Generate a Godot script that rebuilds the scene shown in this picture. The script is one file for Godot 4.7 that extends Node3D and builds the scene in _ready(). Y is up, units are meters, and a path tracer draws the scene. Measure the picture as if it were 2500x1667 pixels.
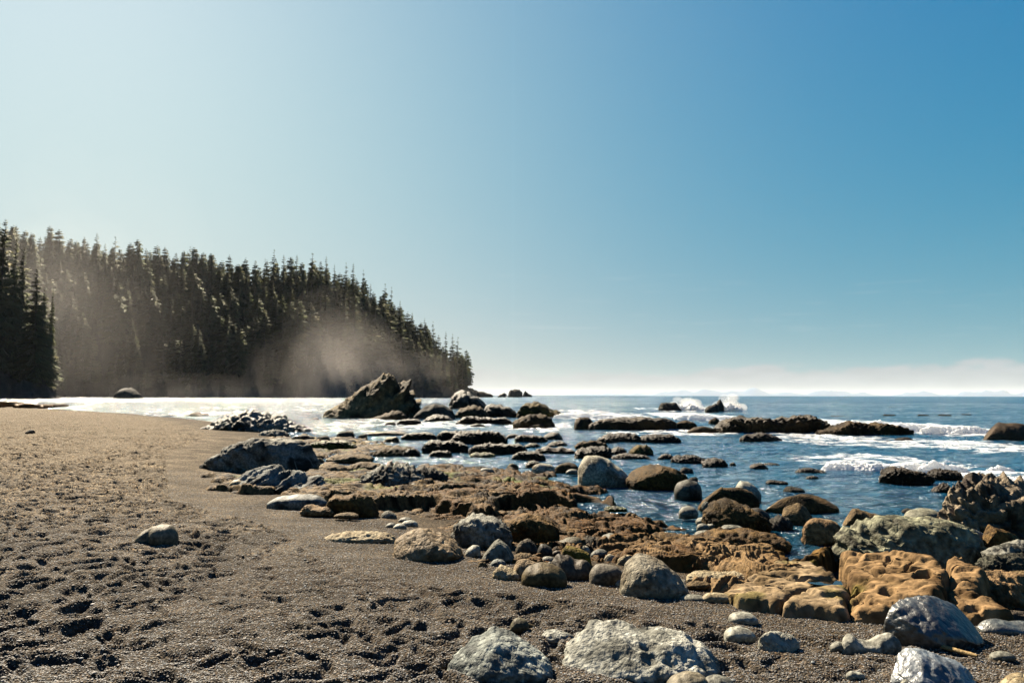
extends Node3D
# A rocky Pacific beach at low tide in backlight: gravel and sand, a sandstone shelf, sea, a misty forested headland.

const EYE := 2.0
const EXPO := 5.0
var sun_dir := Vector3.ZERO
var M := {}
var used := {}
var shore := PackedVector2Array()
var n_low := FastNoiseLite.new()
var n_mid := FastNoiseLite.new()
var n_hi := FastNoiseLite.new()
var n_print := FastNoiseLite.new()
var n_print2 := FastNoiseLite.new()
var n_rock := FastNoiseLite.new()
var n_cell := FastNoiseLite.new()
var ridge := []
var foam_spots := []
var shelf_poly := PackedVector2Array()
var bench_line := PackedVector2Array()


func _ready():
	# ---- camera
	var cam := Camera3D.new()
	cam.name = "camera"
	cam.fov = rad_to_deg(2.0 * atan(833.5 / 1888.0))
	cam.near = 0.1
	cam.far = 60000.0
	cam.position = Vector3(0, EYE, 0)
	cam.rotation = Vector3(atan(131.9 / 1888.0), 0, deg_to_rad(0.108))
	add_child(cam)
	cam.current = true
	# ---- sun
	var az := deg_to_rad(-31.0)
	var el := deg_to_rad(39.0)
	sun_dir = Vector3(sin(az) * cos(el), sin(el), -cos(az) * cos(el))
	var sun := DirectionalLight3D.new()
	sun.name = "sun"
	sun.light_energy = 1.6
	sun.light_color = Color(1.0, 0.94, 0.84)
	sun.light_angular_distance = 0.5
	sun.shadow_enabled = true
	sun.sky_mode = DirectionalLight3D.SKY_MODE_LIGHT_ONLY
	add_child(sun)
	sun.look_at_from_position(sun_dir * 100.0, Vector3.ZERO)
	# ---- sky, air, exposure
	var e := Environment.new()
	e.background_mode = Environment.BG_SKY
	var sm := PanoramaSkyMaterial.new()
	sm.panorama = sky_texture()
	var sky := Sky.new()
	sky.sky_material = sm
	e.sky = sky
	e.tonemap_mode = Environment.TONE_MAPPER_LINEAR
	e.tonemap_exposure = EXPO
	e.sdfgi_enabled = true
	e.ssao_enabled = true
	e.ssil_enabled = true
	e.fog_enabled = true
	e.fog_light_color = Color(0.93, 0.97, 1.0)
	e.fog_density = 0.0000135
	e.volumetric_fog_enabled = true
	e.volumetric_fog_density = 0.0
	var we := WorldEnvironment.new()
	we.name = "environment"
	we.environment = e
	add_child(we)

	setup_noise()
	make_materials()
	shore = PackedVector2Array([Vector2(-230, -300), Vector2(-114.116, -172.96), Vector2(-68.261, -112.509), Vector2(-41.946, -83.735), Vector2(-28.073, -66.583), Vector2(-18.966, -52.189), Vector2(-13.617, -42.418), Vector2(-10.2, -36), Vector2(-6.8, -24), Vector2(-2.815, -15.332), Vector2(-1.165, -13.723), Vector2(0.159, -11.943), Vector2(0.819, -10.649), Vector2(2.562, -9.824), Vector2(3.338, -9.404), Vector2(4.221, -9.279), Vector2(5.243, -9.098), Vector2(14, -5), Vector2(30, 6)])
	shelf_poly = PackedVector2Array([Vector2(-10.869, -31.802), Vector2(-12.126, -37.78), Vector2(-9.762, -37.869), Vector2(-6.575, -35.732), Vector2(-3.958, -30.154), Vector2(-3.934, -25.854), Vector2(-5.806, -24.58), Vector2(-5.353, -22.184), Vector2(-2.878, -21.97), Vector2(-0.548, -21.128), Vector2(0.865, -20.447), Vector2(1.607, -17.953), Vector2(2.25, -15.868), Vector2(2.386, -14.214), Vector2(2.58, -12.317), Vector2(2.687, -10.935), Vector2(2.985, -9.533), Vector2(3.375, -9.116), Vector2(3.698, -8.554), Vector2(4.627, -8.465), Vector2(5.513, -8.472), Vector2(4.478, -6.905), Vector2(3.252, -6.961), Vector2(2.37, -7.02), Vector2(1.656, -7.403), Vector2(0.808, -7.734), Vector2(-0.217, -8.522), Vector2(-1.248, -9.617), Vector2(-2.67, -11.382), Vector2(-4.133, -12.972), Vector2(-6.751, -15.728), Vector2(-7.282, -18.523), Vector2(-6.631, -20.072), Vector2(-8.483, -24.852)])
	bench_line = PackedVector2Array([Vector2(-6.844, -15.842), Vector2(-6.335, -15.434), Vector2(-5.213, -14.441), Vector2(-4.439, -13.94), Vector2(-3.157, -13.43), Vector2(-1.783, -13.248), Vector2(-1.111, -12.555), Vector2(-0.643, -12.386), Vector2(-0.129, -12.839), Vector2(0.357, -13.427), Vector2(1.068, -13.539)])
	shelf_pools = [[-1.407, -14.739, 0.336, 0.307, 0.13], [1.443, -13.989, 0.331, 0.665, 0], [2.145, -11.22, 0.161, 0.192, 0], [-0.918, -15.182, 0.231, 0.285, 0.13], [2.638, -14.26, 0.145, 0.31, 0], [3.896, -7.085, 0.019, 0.541, 0.33], [2.041, -8.451, 0.086, 0.074, 0.12]]
	foam_spots = [[24.133, -54.944, 5.568, 3.768, 0.7], [25.117, -43.794, 4.438, 7.755, 1.2], [14.686, -39.679, 2.681, 3.903, 0.9], [24.94, -54.145, 6.219, 17.093, 1.3], [14.977, -35.188, 3.714, 5.536, 0.95], [18.581, -31.557, 3.198, 5.621, 0.95], [11.121, -23.45, 2.772, 4.197, 0.75], [8.627, -42.006, 4.079, 3.798, 0.95], [8.728, -81.568, 5.717, 28.198, 0.95], [17.791, -76.913, 4.222, 20.673, 1.2], [21.987, -110.987, 4.686, 17.614, 0.9], [12.495, -19.885, 1.175, 1.466, 1.25], [-34.178, -138.384, 18.698, 80.059, 0.4], [-31.557, -84.167, 6.397, 19.634, 0.75], [-4.555, -52.037, 3.955, 7.745, 0.8], [1.829, -52.422, 2.656, 10.979, 0.9], [-8.934, -57.653, 5.356, 20.597, 0.6], [-109.104, -272.487, 20.71, 161.576, 0.4]]
	ridge = [[-0.941, 163.75], [-0.671, 144.795], [-0.644, 135.393], [-0.584, 127.769], [-0.509, 116.33], [-0.428, 110.898], [-0.375, 104.577], [-0.326, 98.255], [-0.294, 98.303], [-0.251, 96.237], [-0.208, 86.94], [-0.184, 74.234], [-0.163, 64.516], [-0.133, 43.422], [-0.112, 32.072], [-0.088, 20.328], [-0.072, 12.5], [-0.061, 7.5], [-0.053, 3.75], [-0.041, 1.5], [-0.011, 0]]
	# ---- setting
	make_sand()
	make_shelf()
	make_sea()
	make_headland()
	make_hills()
	make_slabs()
	make_pools()
	# ---- things
	make_rocks()
	make_waves()
	make_driftwood()
	make_trees()
	make_spray()
	make_gravel()


# ------------------------------------------------------------------ helpers
func numbered(called: String) -> String:
	var k: int = used.get(called, 0)
	used[called] = k + 1
	return called if k == 0 else "%s_%03d" % [called, k]


func tag(o: Node, label: String, category := "", group := "", kind := ""):
	if label: o.set_meta("label", label)
	if category: o.set_meta("category", category)
	if group: o.set_meta("group", group)
	if kind: o.set_meta("kind", kind)


func put(called: String, mesh: Mesh, mat: Material, parent: Node = null) -> MeshInstance3D:
	var o := MeshInstance3D.new()
	o.name = numbered(called) if parent == null else called
	o.mesh = mesh
	if mat: o.material_override = mat
	(self if parent == null else parent).add_child(o, true)
	return o


func fnl(sd: int, freq: float, oct: int, kind := FastNoiseLite.TYPE_SIMPLEX_SMOOTH) -> FastNoiseLite:
	var n := FastNoiseLite.new()
	n.seed = sd
	n.noise_type = kind
	n.frequency = freq
	n.fractal_type = FastNoiseLite.FRACTAL_FBM if oct > 1 else FastNoiseLite.FRACTAL_NONE
	n.fractal_octaves = oct
	return n


func setup_noise():
	n_low = fnl(11, 1.0, 3)
	n_mid = fnl(12, 1.0, 1)
	n_hi = fnl(13, 1.0, 2)
	n_rock = fnl(14, 1.0, 4)
	n_print = fnl(15, 1.0, 1, FastNoiseLite.TYPE_CELLULAR)
	n_print.cellular_return_type = FastNoiseLite.RETURN_DISTANCE
	n_print2 = fnl(16, 1.0, 1, FastNoiseLite.TYPE_CELLULAR)
	n_print2.cellular_return_type = FastNoiseLite.RETURN_DISTANCE
	n_cell = fnl(17, 1.0, 1, FastNoiseLite.TYPE_CELLULAR)
	n_cell.cellular_return_type = FastNoiseLite.RETURN_DISTANCE


func arr_mesh(P: PackedVector3Array, Nn: PackedVector3Array, C: PackedColorArray, I: PackedInt32Array, am: ArrayMesh = null) -> ArrayMesh:
	var a := []
	a.resize(Mesh.ARRAY_MAX)
	a[Mesh.ARRAY_VERTEX] = P
	a[Mesh.ARRAY_NORMAL] = Nn
	if C.size(): a[Mesh.ARRAY_COLOR] = C
	a[Mesh.ARRAY_INDEX] = I
	if am == null: am = ArrayMesh.new()
	am.add_surface_from_arrays(Mesh.PRIMITIVE_TRIANGLES, a)
	return am


# a height grid (rows going away, columns to the right) as one mesh; quads without a kept corner are left out
func grid_mesh(P: PackedVector3Array, C: PackedColorArray, nr: int, nc: int, keep: PackedByteArray, am: ArrayMesh = null) -> ArrayMesh:
	var Nn := PackedVector3Array()
	Nn.resize(nr * nc)
	for r in nr:
		var r0 := maxi(r - 1, 0) * nc
		var r1 := mini(r + 1, nr - 1) * nc
		for c in nc:
			var n := (P[r1 + c] - P[r0 + c]).cross(P[r * nc + mini(c + 1, nc - 1)] - P[r * nc + maxi(c - 1, 0)])
			Nn[r * nc + c] = (-n if n.y < 0.0 else n).normalized()
	var I := PackedInt32Array()
	for r in nr - 1:
		for c in nc - 1:
			var k := r * nc + c
			if keep.size() and not (keep[k] or keep[k + 1] or keep[k + nc] or keep[k + nc + 1]): continue
			I.append(k); I.append(k + nc); I.append(k + 1)
			I.append(k + 1); I.append(k + nc); I.append(k + nc + 1)
	return arr_mesh(P, Nn, C, I, am)


func dist_line(p: Vector2, line: PackedVector2Array) -> float:   # signed: land side of the shore positive
	var best := 1e9
	var sg := 1.0
	for i in line.size() - 1:
		var a := line[i]
		var ab := line[i + 1] - a
		var ap := p - a
		var t := clampf(ap.dot(ab) / ab.length_squared(), 0.0, 1.0)
		var d := (ap - ab * t).length_squared()
		if d < best - 1e-9:
			best = d
			sg = 1.0 if ab.x * ap.y - ab.y * ap.x > 0.0 else -1.0
	return sqrt(best) * sg


func dist_poly(p: Vector2, poly: PackedVector2Array) -> float:   # inside positive
	var best := 1e9
	var inside := false
	var n := poly.size()
	var b := poly[n - 1]
	for a in poly:
		var ab := b - a
		var ap := p - a
		var t := clampf(ap.dot(ab) / ab.length_squared(), 0.0, 1.0)
		best = minf(best, (ap - ab * t).length_squared())
		if (a.y > p.y) != (b.y > p.y) and p.x < (b.x - a.x) * (p.y - a.y) / (b.y - a.y) + a.x:
			inside = not inside
		b = a
	return sqrt(best) * (1.0 if inside else -1.0)


func sand_base(x: float, z: float) -> float:
	var d := dist_line(Vector2(x, z), shore)
	return 1.0 - exp(-d / 16.0) if d > 0.0 else maxf(d * 0.0625, -1.0)


func trample(x: float, z: float) -> float:     # how much the sand has been walked on, 0..1
	var t := smoothstep(3.0, 0.0, x + z * 0.12 + n_low.get_noise_2d(x * 0.3, z * 0.3) * 1.2)
	return t * (0.35 + 0.65 * smoothstep(-0.45, 0.1, n_low.get_noise_2d(x * 0.35 + 40.0, z * 0.16)))


func sand_detail(x: float, z: float, y: float) -> float:
	var h := n_low.get_noise_2d(x * 0.5, z * 0.5) * 0.035
	var nearby := smoothstep(13.0, 7.0, -z)
	h += n_low.get_noise_2d(x * 2.6, z * 2.6) * lerpf(0.008, 0.016, nearby) + n_hi.get_noise_2d(x * 9.0, z * 9.0) * 0.006 * nearby
	if y > 0.2:
		var k := trample(x, z) * lerpf(1.0, 2.4, smoothstep(6.0, 20.0, -z))
		var wx := x + n_mid.get_noise_2d(x * 1.7, z * 1.7) * 0.16
		var wz := z + n_mid.get_noise_2d(x * 1.7 + 9.0, z * 1.7) * 0.16
		var d := n_print.get_noise_2d(wx * 3.6, wz * 2.8) + 1.0
		h += (-0.050 * smoothstep(0.33, 0.12, d) + 0.012 * smoothstep(0.30, 0.42, d) * smoothstep(0.62, 0.44, d)) * k
		d = n_print2.get_noise_2d((wx * 0.8 + wz * 0.6) * 3.0 + 7.0, (wz * 0.8 - wx * 0.6) * 4.2) + 1.0
		h += (-0.042 * smoothstep(0.32, 0.12, d) + 0.010 * smoothstep(0.28, 0.40, d) * smoothstep(0.60, 0.42, d)) * maxf(k, 0.42)
	return h * smoothstep(-0.05, 0.25, y)


func in_poly_h(x: float, z: float) -> float:
	return sand_base(x, z)


# ------------------------------------------------------------------ sky
func sky_colour(d: Vector3, el: float) -> Vector3:
	var ga := deg_to_rad(-30.0)
	var ge := deg_to_rad(20.0)
	var g := rad_to_deg(d.angle_to(Vector3(sin(ga) * cos(ge), sin(ge), -cos(ga) * cos(ge))))
	var e := maxf(el, 0.0)
	var glow := exp(-pow(g / 32.0, 2.0))
	var low := exp(-e / 5.0)
	var mid := exp(-e / 25.0)
	var wide := exp(-pow(g / 60.0, 2.0))
	var near := exp(-e / 12.0) * exp(-pow(g / 45.0, 2.0))
	var top := Vector3(sin(deg_to_rad(-34.0)) * cos(deg_to_rad(31.0)), sin(deg_to_rad(31.0)), -cos(deg_to_rad(-34.0)) * cos(deg_to_rad(31.0)))
	var halo := exp(-pow(rad_to_deg(d.angle_to(top)) / 17.0, 2.0))
	var r := 0.008 + 0.4234 * glow + 0.33 * low + 0.4277 * near + 0.165 * halo
	var gg := 0.058 + 0.355 * glow + 0.13 * low + 0.2977 * mid + 0.1467 * wide + 0.12 * halo
	var bb := 0.385 + 0.18 * glow + 0.0 * low + 0.0913 * mid + 0.1225 * wide + 0.12 * halo
	return Vector3(minf(r, 0.95), minf(gg, 0.95), minf(bb, 0.97))


func sky_texture() -> ImageTexture:
	var w := 768
	var h := 384
	var data := PackedFloat32Array()
	data.resize(w * h * 3)
	for j in h:
		var el := 90.0 - (j + 0.5) / h * 180.0
		var ce := cos(deg_to_rad(el))
		var se := sin(deg_to_rad(el))
		for i in w:
			var a := (i + 0.5) / w * TAU      # column 0 looks along -z
			var c := sky_colour(Vector3(sin(a) * ce, se, -cos(a) * ce), el) / EXPO
			var k := (j * w + i) * 3
			data[k] = c.x; data[k + 1] = c.y; data[k + 2] = c.z
	var im := Image.create_from_data(w, h, false, Image.FORMAT_RGBF, data.to_byte_array())
	im.resize(3072, 1536, Image.INTERPOLATE_CUBIC)
	var cn := fnl(77, 1.0, 5)
	for j in range(768 - 78, 768):
		var el := 90.0 - (j + 0.5) / 1536.0 * 180.0
		for i in 3072:
			var az := wrapf((i + 0.5) / 3072.0 * 360.0, -180.0, 180.0)
			var a := deg_to_rad(az)
			var q := Vector3(sin(a), 0, -cos(a)) * 9.0
			var top := 1.55 + 0.6 * cn.get_noise_2d(q.x * 0.35, q.z * 0.35) + 0.7 * cn.get_noise_3d(q.x * 1.3, el * 0.5, q.z * 1.3) + 0.008 * clampf(az, -10.0, 40.0)
			var m := smoothstep(0.14, -0.14, el - top) * smoothstep(-12.0, 12.0, absf(az)) * 0.72
			# thin bright streaks higher up
			var s := smoothstep(0.25, 0.75, cn.get_noise_3d(q.x * 0.6, el * 2.2, q.z * 0.6)) * 0.12 * smoothstep(2.0, 5.0, el)
			var c := im.get_pixel(i, j)
			var wht := Color(0.60, 0.60, 0.61) / EXPO * (0.94 + 0.14 * cn.get_noise_3d(q.x * 2.0, el * 1.4, q.z * 2.0))
			im.set_pixel(i, j, c.lerp(wht, m).lerp(Color(0.9, 0.9, 0.9) / EXPO, s))
	return ImageTexture.create_from_image(im)


# ------------------------------------------------------------------ materials
func noise_tex(n: FastNoiseLite, size: int, ramp: Array, offs: Array = []) -> NoiseTexture2D:
	var t := NoiseTexture2D.new()
	t.width = size
	t.height = size
	t.seamless = true
	t.noise = n
	if ramp.size():
		var g := Gradient.new()
		var o := PackedFloat32Array()
		var cs := PackedColorArray()
		for i in ramp.size():
			o.append(offs[i] if offs.size() else float(i) / (ramp.size() - 1))
			cs.append(ramp[i] if ramp[i] is Color else Color(ramp[i], ramp[i], ramp[i]))
		g.offsets = o
		g.colors = cs
		t.color_ramp = g
	return t


func rock_mat(rough: float, scale: float, relief: float, alb: Texture2D, hgt: Texture2D, spec := 0.18) -> StandardMaterial3D:
	var m := StandardMaterial3D.new()
	m.vertex_color_use_as_albedo = true
	m.albedo_color = Color(0.926, 0.926, 0.926)
	m.albedo_texture = alb
	m.roughness = rough
	m.metallic_specular = spec
	m.heightmap_enabled = true
	m.heightmap_texture = hgt
	m.heightmap_scale = relief
	m.uv1_triplanar = true
	m.uv1_scale = Vector3.ONE * scale
	return m


func make_materials():
	var fb := fnl(21, 0.012, 6)
	var alb := noise_tex(fb, 1024, [0.42, 0.62, 0.82, 1.0])
	var rid := fnl(22, 0.010, 6)
	rid.fractal_type = FastNoiseLite.FRACTAL_RIDGED
	var crack := noise_tex(rid, 1024, [0.95, 0.8, 0.55, 0.1])
	var bump := noise_tex(fnl(23, 0.02, 6), 1024, [])
	var cel := fnl(24, 0.05, 1, FastNoiseLite.TYPE_CELLULAR)
	cel.cellular_return_type = FastNoiseLite.RETURN_DISTANCE
	var pits := noise_tex(cel, 1024, [0.0, 0.6, 0.9, 1.0], [0.0, 0.25, 0.5, 1.0])
	M.rock = rock_mat(0.8, 1.2, 2.2, alb, crack)
	M.smooth = rock_mat(0.62, 1.6, 0.5, alb, bump)
	M.crack = rock_mat(0.7, 0.7, 3.0, alb, crack)
	M.pits = rock_mat(0.78, 1.5, 1.5, alb, bump)
	M.shelf = rock_mat(0.75, 1.1, 1.4, alb, bump, 0.15)
	M.slab = rock_mat(0.85, 0.6, 1.3, alb, crack, 0.12)
	M.wet = rock_mat(0.42, 0.9, 0.9, alb, bump, 0.55)
	M.weed = rock_mat(0.52, 1.1, 6.0, alb, crack, 0.2)
	M.far = rock_mat(0.8, 0.16, 22.0, alb, crack)
	# gravel: each cell of the texture is one grain
	var gr := fnl(31, 0.05, 1, FastNoiseLite.TYPE_CELLULAR)
	gr.cellular_return_type = FastNoiseLite.RETURN_CELL_VALUE
	var grains := noise_tex(gr, 2048, [Color(0.30, 0.29, 0.28), Color(0.62, 0.58, 0.53), Color(0.45, 0.44, 0.45), Color(0.80, 0.74, 0.66), Color(0.38, 0.36, 0.33), Color(0.66, 0.55, 0.44), Color(1.0, 0.97, 0.92), Color(0.55, 0.56, 0.58), Color(0.42, 0.36, 0.30)])
	var gh := fnl(31, 0.05, 1, FastNoiseLite.TYPE_CELLULAR)
	gh.cellular_return_type = FastNoiseLite.RETURN_DISTANCE
	var domes := noise_tex(gh, 2048, [1.0, 0.85, 0.3, 0.0], [0.0, 0.3, 0.7, 1.0])
	M.gravel = rock_mat(0.9, 0.55, 1.8, grains, domes, 0.12)
	M.gravel.uv1_world_triplanar = true
	# sea
	var wn := fnl(41, 0.006, 6)
	wn.fractal_gain = 0.55
	wn.domain_warp_enabled = true
	wn.domain_warp_amplitude = 40.0
	wn.domain_warp_frequency = 0.006
	var wt := noise_tex(wn, 2048, [])
	M.sea = rock_mat(0.10, 0.085, 36.0, null, wt, 0.32)
	M.sea.uv1_world_triplanar = true
	M.sea_far = rock_mat(0.16, 0.012, 190.0, null, wt, 0.32)
	M.sea_far.uv1_world_triplanar = true
	M.pool = StandardMaterial3D.new()
	M.pool.albedo_color = Color(0.03, 0.035, 0.03)
	M.pool.roughness = 0.03
	M.foam = StandardMaterial3D.new()
	M.foam.vertex_color_use_as_albedo = true
	M.foam.roughness = 0.8
	M.foam.heightmap_enabled = true
	M.foam.heightmap_texture = bump
	M.foam.heightmap_scale = 6.0
	M.foam.backlight_enabled = true
	M.foam.backlight = Color(0.9, 0.9, 0.9)
	M.foam.uv1_triplanar = true
	M.foam.uv1_scale = Vector3.ONE * 0.8
	M.leaf = StandardMaterial3D.new()
	M.leaf.vertex_color_use_as_albedo = true
	M.leaf.roughness = 0.8
	M.leaf.metallic_specular = 0.2
	M.leaf.backlight_enabled = true
	M.leaf.backlight = Color(0.35, 0.35, 0.35)
	M.leaf.albedo_color = Color(0.926, 0.926, 0.926)
	M.leaf.cull_mode = BaseMaterial3D.CULL_DISABLED
	M.bark = rock_mat(0.9, 0.5, 4.0, alb, crack)
	M.hill = rock_mat(0.95, 0.02, 200.0, alb, bump)
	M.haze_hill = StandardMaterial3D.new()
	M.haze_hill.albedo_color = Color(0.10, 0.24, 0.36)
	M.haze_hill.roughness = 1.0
	M.wood = rock_mat(0.75, 2.0, 0.6, alb, crack)
	M.kelp = rock_mat(0.35, 1.0, 2.0, alb, bump)


# ------------------------------------------------------------------ sand and gravel
func make_sand():
	var ds := PackedFloat32Array([-14.0, -6.0, -2.0, 1.0, 2.4, 3.2])
	var nr0 := 860
	var a := pow(3.7, -0.5)
	var b := pow(230.0, -0.5)
	for i in nr0: ds.append(pow(lerpf(a, b, float(i) / (nr0 - 1)), -2.0))
	var nr := ds.size()
	var nc := 640
	var P := PackedVector3Array()
	var C := PackedColorArray()
	var K := PackedByteArray()
	P.resize(nr * nc); C.resize(nr * nc); K.resize(nr * nc)
	var grav := Vector3(0.130, 0.123, 0.111)
	var dry := Vector3(0.325, 0.295, 0.238)
	var wet := Vector3(0.115, 0.100, 0.078)
	for r in nr:
		var d := ds[r]
		var hw := maxf(d, 3.0)
		var x0 := -0.80 * hw - 1.0
		var x1 := minf(0.74 * hw + 1.0, 7.5) if d > 0.0 else 7.5
		for c in nc:
			var x := lerpf(x0, x1, float(c) / (nc - 1))
			var z := -d
			var y := sand_base(x, z)
			var k := r * nc + c
			K[k] = 1 if y > -0.25 else 0
			if K[k]:
				y += sand_detail(x, z, y)
				var n := n_low.get_noise_2d(x * 0.8, z * 0.8)
				var t := smoothstep(7.0, 17.0, d - x * 0.25 + n * 3.0)
				var v := grav.lerp(dry, t)
				v = v.lerp(wet, smoothstep(0.30, 0.05, y + n * 0.1) * 0.85)
				v = v.lerp(Vector3(0.098, 0.088, 0.073), smoothstep(0.8, 3.5, x) * 0.5 * (1.0 - t))
				v *= 1.0 + n * 0.22
				C[k] = Color(v.x, v.y, v.z)
			P[k] = Vector3(x, y, z)
	tag(put("beach", grid_mesh(P, C, nr, nc, K), M.gravel), "trampled gravel and sand of the beach", "", "", "structure")


# ------------------------------------------------------------------ tidal shelf
var shelf_pools := []
func shelf_height(x: float, z: float) -> float:
	var p := Vector2(x, z)
	var dm := dist_poly(p, shelf_poly)
	if dm < -1.6: return -1.0
	var wn := n_low.get_noise_2d(x * 0.55, z * 0.55)
	var s := smoothstep(-0.8, 0.9, dm + wn * 1.1)
	var b := -dist_line(p, bench_line) + n_mid.get_noise_2d(x * 0.8, z * 0.8) * 0.5 + n_mid.get_noise_2d(x * 1.3, z * 2.2) * 0.14
	var bench := 0.0
	if b > 0.0: bench = 0.21 * exp(-b / 4.5) * smoothstep(0.0, 0.22, b) * smoothstep(1.6, 0.2, x)
	var wx := x + n_mid.get_noise_2d(x * 1.1, z * 1.1 + 5.0) * 0.45
	var wz := z + n_mid.get_noise_2d(x * 1.1 + 31.0, z * 1.1) * 0.45
	var l1 := absf(n_mid.get_noise_2d(wx * 0.62, wz * 0.95))
	var l2 := absf(n_mid.get_noise_2d(wx * 1.9 + 17.0, wz * 3.0))
	var l3 := absf(n_mid.get_noise_2d(wx * 5.0 + 3.0, wz * 7.5))
	var cell := n_cell.get_noise_2d(wx * 2.3, wz * 3.2) + 1.0
	var rough := smoothstep(-6.0, 1.0, x) * 0.7 + 0.45
	var h := 0.032 + bench + wn * 0.08 + (l1 - 0.25) * 0.13 + (sqrt(l2) - 0.5) * 0.085 * rough + (sqrt(l3) - 0.5) * 0.035 * rough * smoothstep(22.0, 12.0, -z)
	h -= smoothstep(0.35, 0.1, cell) * 0.05 * rough
	h += 0.055 * smoothstep(-1.5, 0.5, x) * smoothstep(-18.0, -15.5, z)
	h += 0.15 * smoothstep(0.8, 2.0, x) * smoothstep(-10.3, -9.0, z)
	var st := 0.085                                   # bedding: soft steps
	var f := h / st
	h = lerpf(h, (floorf(f) + smoothstep(0.25, 0.75, f - floorf(f))) * st, 0.55)
	h += n_hi.get_noise_2d(x * 14.0, z * 14.0) * 0.010 * smoothstep(16.0, 9.0, -z)
	for q in shelf_pools:
		if absf(x - q[0]) < q[2] * 1.3 and absf(z - q[1]) < q[3] * 1.3:
			h = lerpf(h, q[4] - 0.03, smoothstep(1.28, 0.95, Vector2((x - q[0]) / q[2], (z - q[1]) / q[3]).length()))
	return lerpf(-0.9, h, s)


func make_shelf():
	var nr := 560
	var nc := 860
	var a := pow(6.2, -0.5)
	var b := pow(50.0, -0.5)
	var P := PackedVector3Array()
	var C := PackedColorArray()
	var K := PackedByteArray()
	P.resize(nr * nc); C.resize(nr * nc); K.resize(nr * nc)
	var tan_ := Vector3(0.175, 0.110, 0.047)
	var och := Vector3(0.110, 0.058, 0.017)
	var dark := Vector3(0.024, 0.014, 0.006)
	for r in nr:
		var d := pow(lerpf(a, b, float(r) / (nr - 1)), -2.0)
		for c in nc:
			var x := lerpf(maxf(-0.46 * d - 0.5, -14.0), minf(0.74 * d + 0.3, 8.0), float(c) / (nc - 1))
			var z := -d
			var h := shelf_height(x, z)
			var k := r * nc + c
			P[k] = Vector3(x, h, z)
			if h < -0.12: continue
			K[k] = 1
			var n := n_low.get_noise_2d(x * 0.9 + 50.0, z * 0.9)
			var n2 := n_low.get_noise_2d(x * 3.5, z * 3.5 + 20.0)
			var v := och.lerp(tan_, smoothstep(-0.1, 0.5, -x * 0.16 + n * 0.9))
			v = v.lerp(dark, smoothstep(-0.02, 0.34, n2 + n * 0.5 + smoothstep(12.0, 18.0, d) * 0.3 - h * 0.7))
			v = v.lerp(Vector3(0.26, 0.165, 0.075), smoothstep(0.6, 1.8, x) * smoothstep(10.5, 9.0, d) * smoothstep(-0.35, 0.1, n) * 0.85)
			v = v.lerp(dark, smoothstep(0.05, -0.04, h) * 0.8)
			if d > 15.0: v = v.lerp(Vector3(0.12, 0.15, 0.02), smoothstep(0.3, 0.6, n_low.get_noise_2d(x * 0.5 + 90.0, z * 0.5)) * 0.7)
			C[k] = Color(v.x, v.y, v.z)
	tag(put("rock_shelf", grid_mesh(P, C, nr, nc, K), M.shelf), "brown pitted sandstone shelf laid bare by the tide", "", "", "structure")


# ------------------------------------------------------------------ sea
func make_sea():
	var am := ArrayMesh.new()
	var base := Color(0.004, 0.046, 0.092)
	for part in 2:
		var nr := 520 if part == 0 else 150
		var nc := 520 if part == 0 else 260
		var near := 7.0 if part == 0 else 215.0
		var farr := 215.0 if part == 0 else 9000.0
		var a := pow(near, -0.5)
		var b := pow(farr, -0.5)
		var P := PackedVector3Array()
		var C := PackedColorArray()
		P.resize(nr * nc); C.resize(nr * nc)
		for r in nr:
			var d := pow(lerpf(a, b, float(r) / (nr - 1)), -2.0)
			var calm := smoothstep(9.0, 32.0, d)
			var swell := smoothstep(30.0, 130.0, d) * 0.32
			for c in nc:
				var x := lerpf(-1.1 * d - 4.0, 1.1 * d + 4.0, float(c) / (nc - 1))
				var z := -d
				var y := n_low.get_noise_2d(x * 0.03, z * 0.075) * swell
				y += n_low.get_noise_2d(x * 0.28, z * 0.55) * (0.012 + 0.085 * calm)
				var k := r * nc + c
				var col := base
				if part == 0:
					y += n_hi.get_noise_2d(x * 1.3, z * 2.2) * (0.006 + 0.026 * calm)
					var f := 0.0
					for s in foam_spots:
						var u := Vector2((x - s[0]) / s[2], (z - s[1]) / s[3]).length_squared()
						if u < 1.0: f = maxf(f, s[4] * (1.0 - u * u))
					if f > 0.0:
						var nz := 0.5 - absf(n_hi.get_noise_2d(x * 0.35 + 3.0, z * 0.9)) * 1.5 + 0.28 * n_hi.get_noise_2d(x * 1.6, z * 3.4) + 0.15 * n_hi.get_noise_2d(x * 5.0, z * 8.0)
						f = smoothstep(0.40, 0.72, nz * 0.75 + f * 0.55)
						col = base.lerp(Color(0.62, 0.63, 0.63), f)
						y += f * 0.03
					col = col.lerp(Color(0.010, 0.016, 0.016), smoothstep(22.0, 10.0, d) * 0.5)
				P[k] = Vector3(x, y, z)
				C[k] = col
		grid_mesh(P, C, nr, nc, PackedByteArray(), am)
		am.surface_set_material(part, M.sea if part == 0 else M.sea_far)
	# the sheet beyond, to the horizon
	var am2 := am
	var P2 := PackedVector3Array([Vector3(-45000, 0, -8990), Vector3(45000, 0, -8990), Vector3(-45000, 0, -42000), Vector3(45000, 0, -42000)])
	var C2 := PackedColorArray([base, base, base, base])
	grid_mesh(P2, C2, 2, 2, PackedByteArray(), am2)
	am2.surface_set_material(2, M.sea_far)
	tag(put("sea", am2, null), "blue sea with small waves and foam", "", "", "structure")


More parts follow.
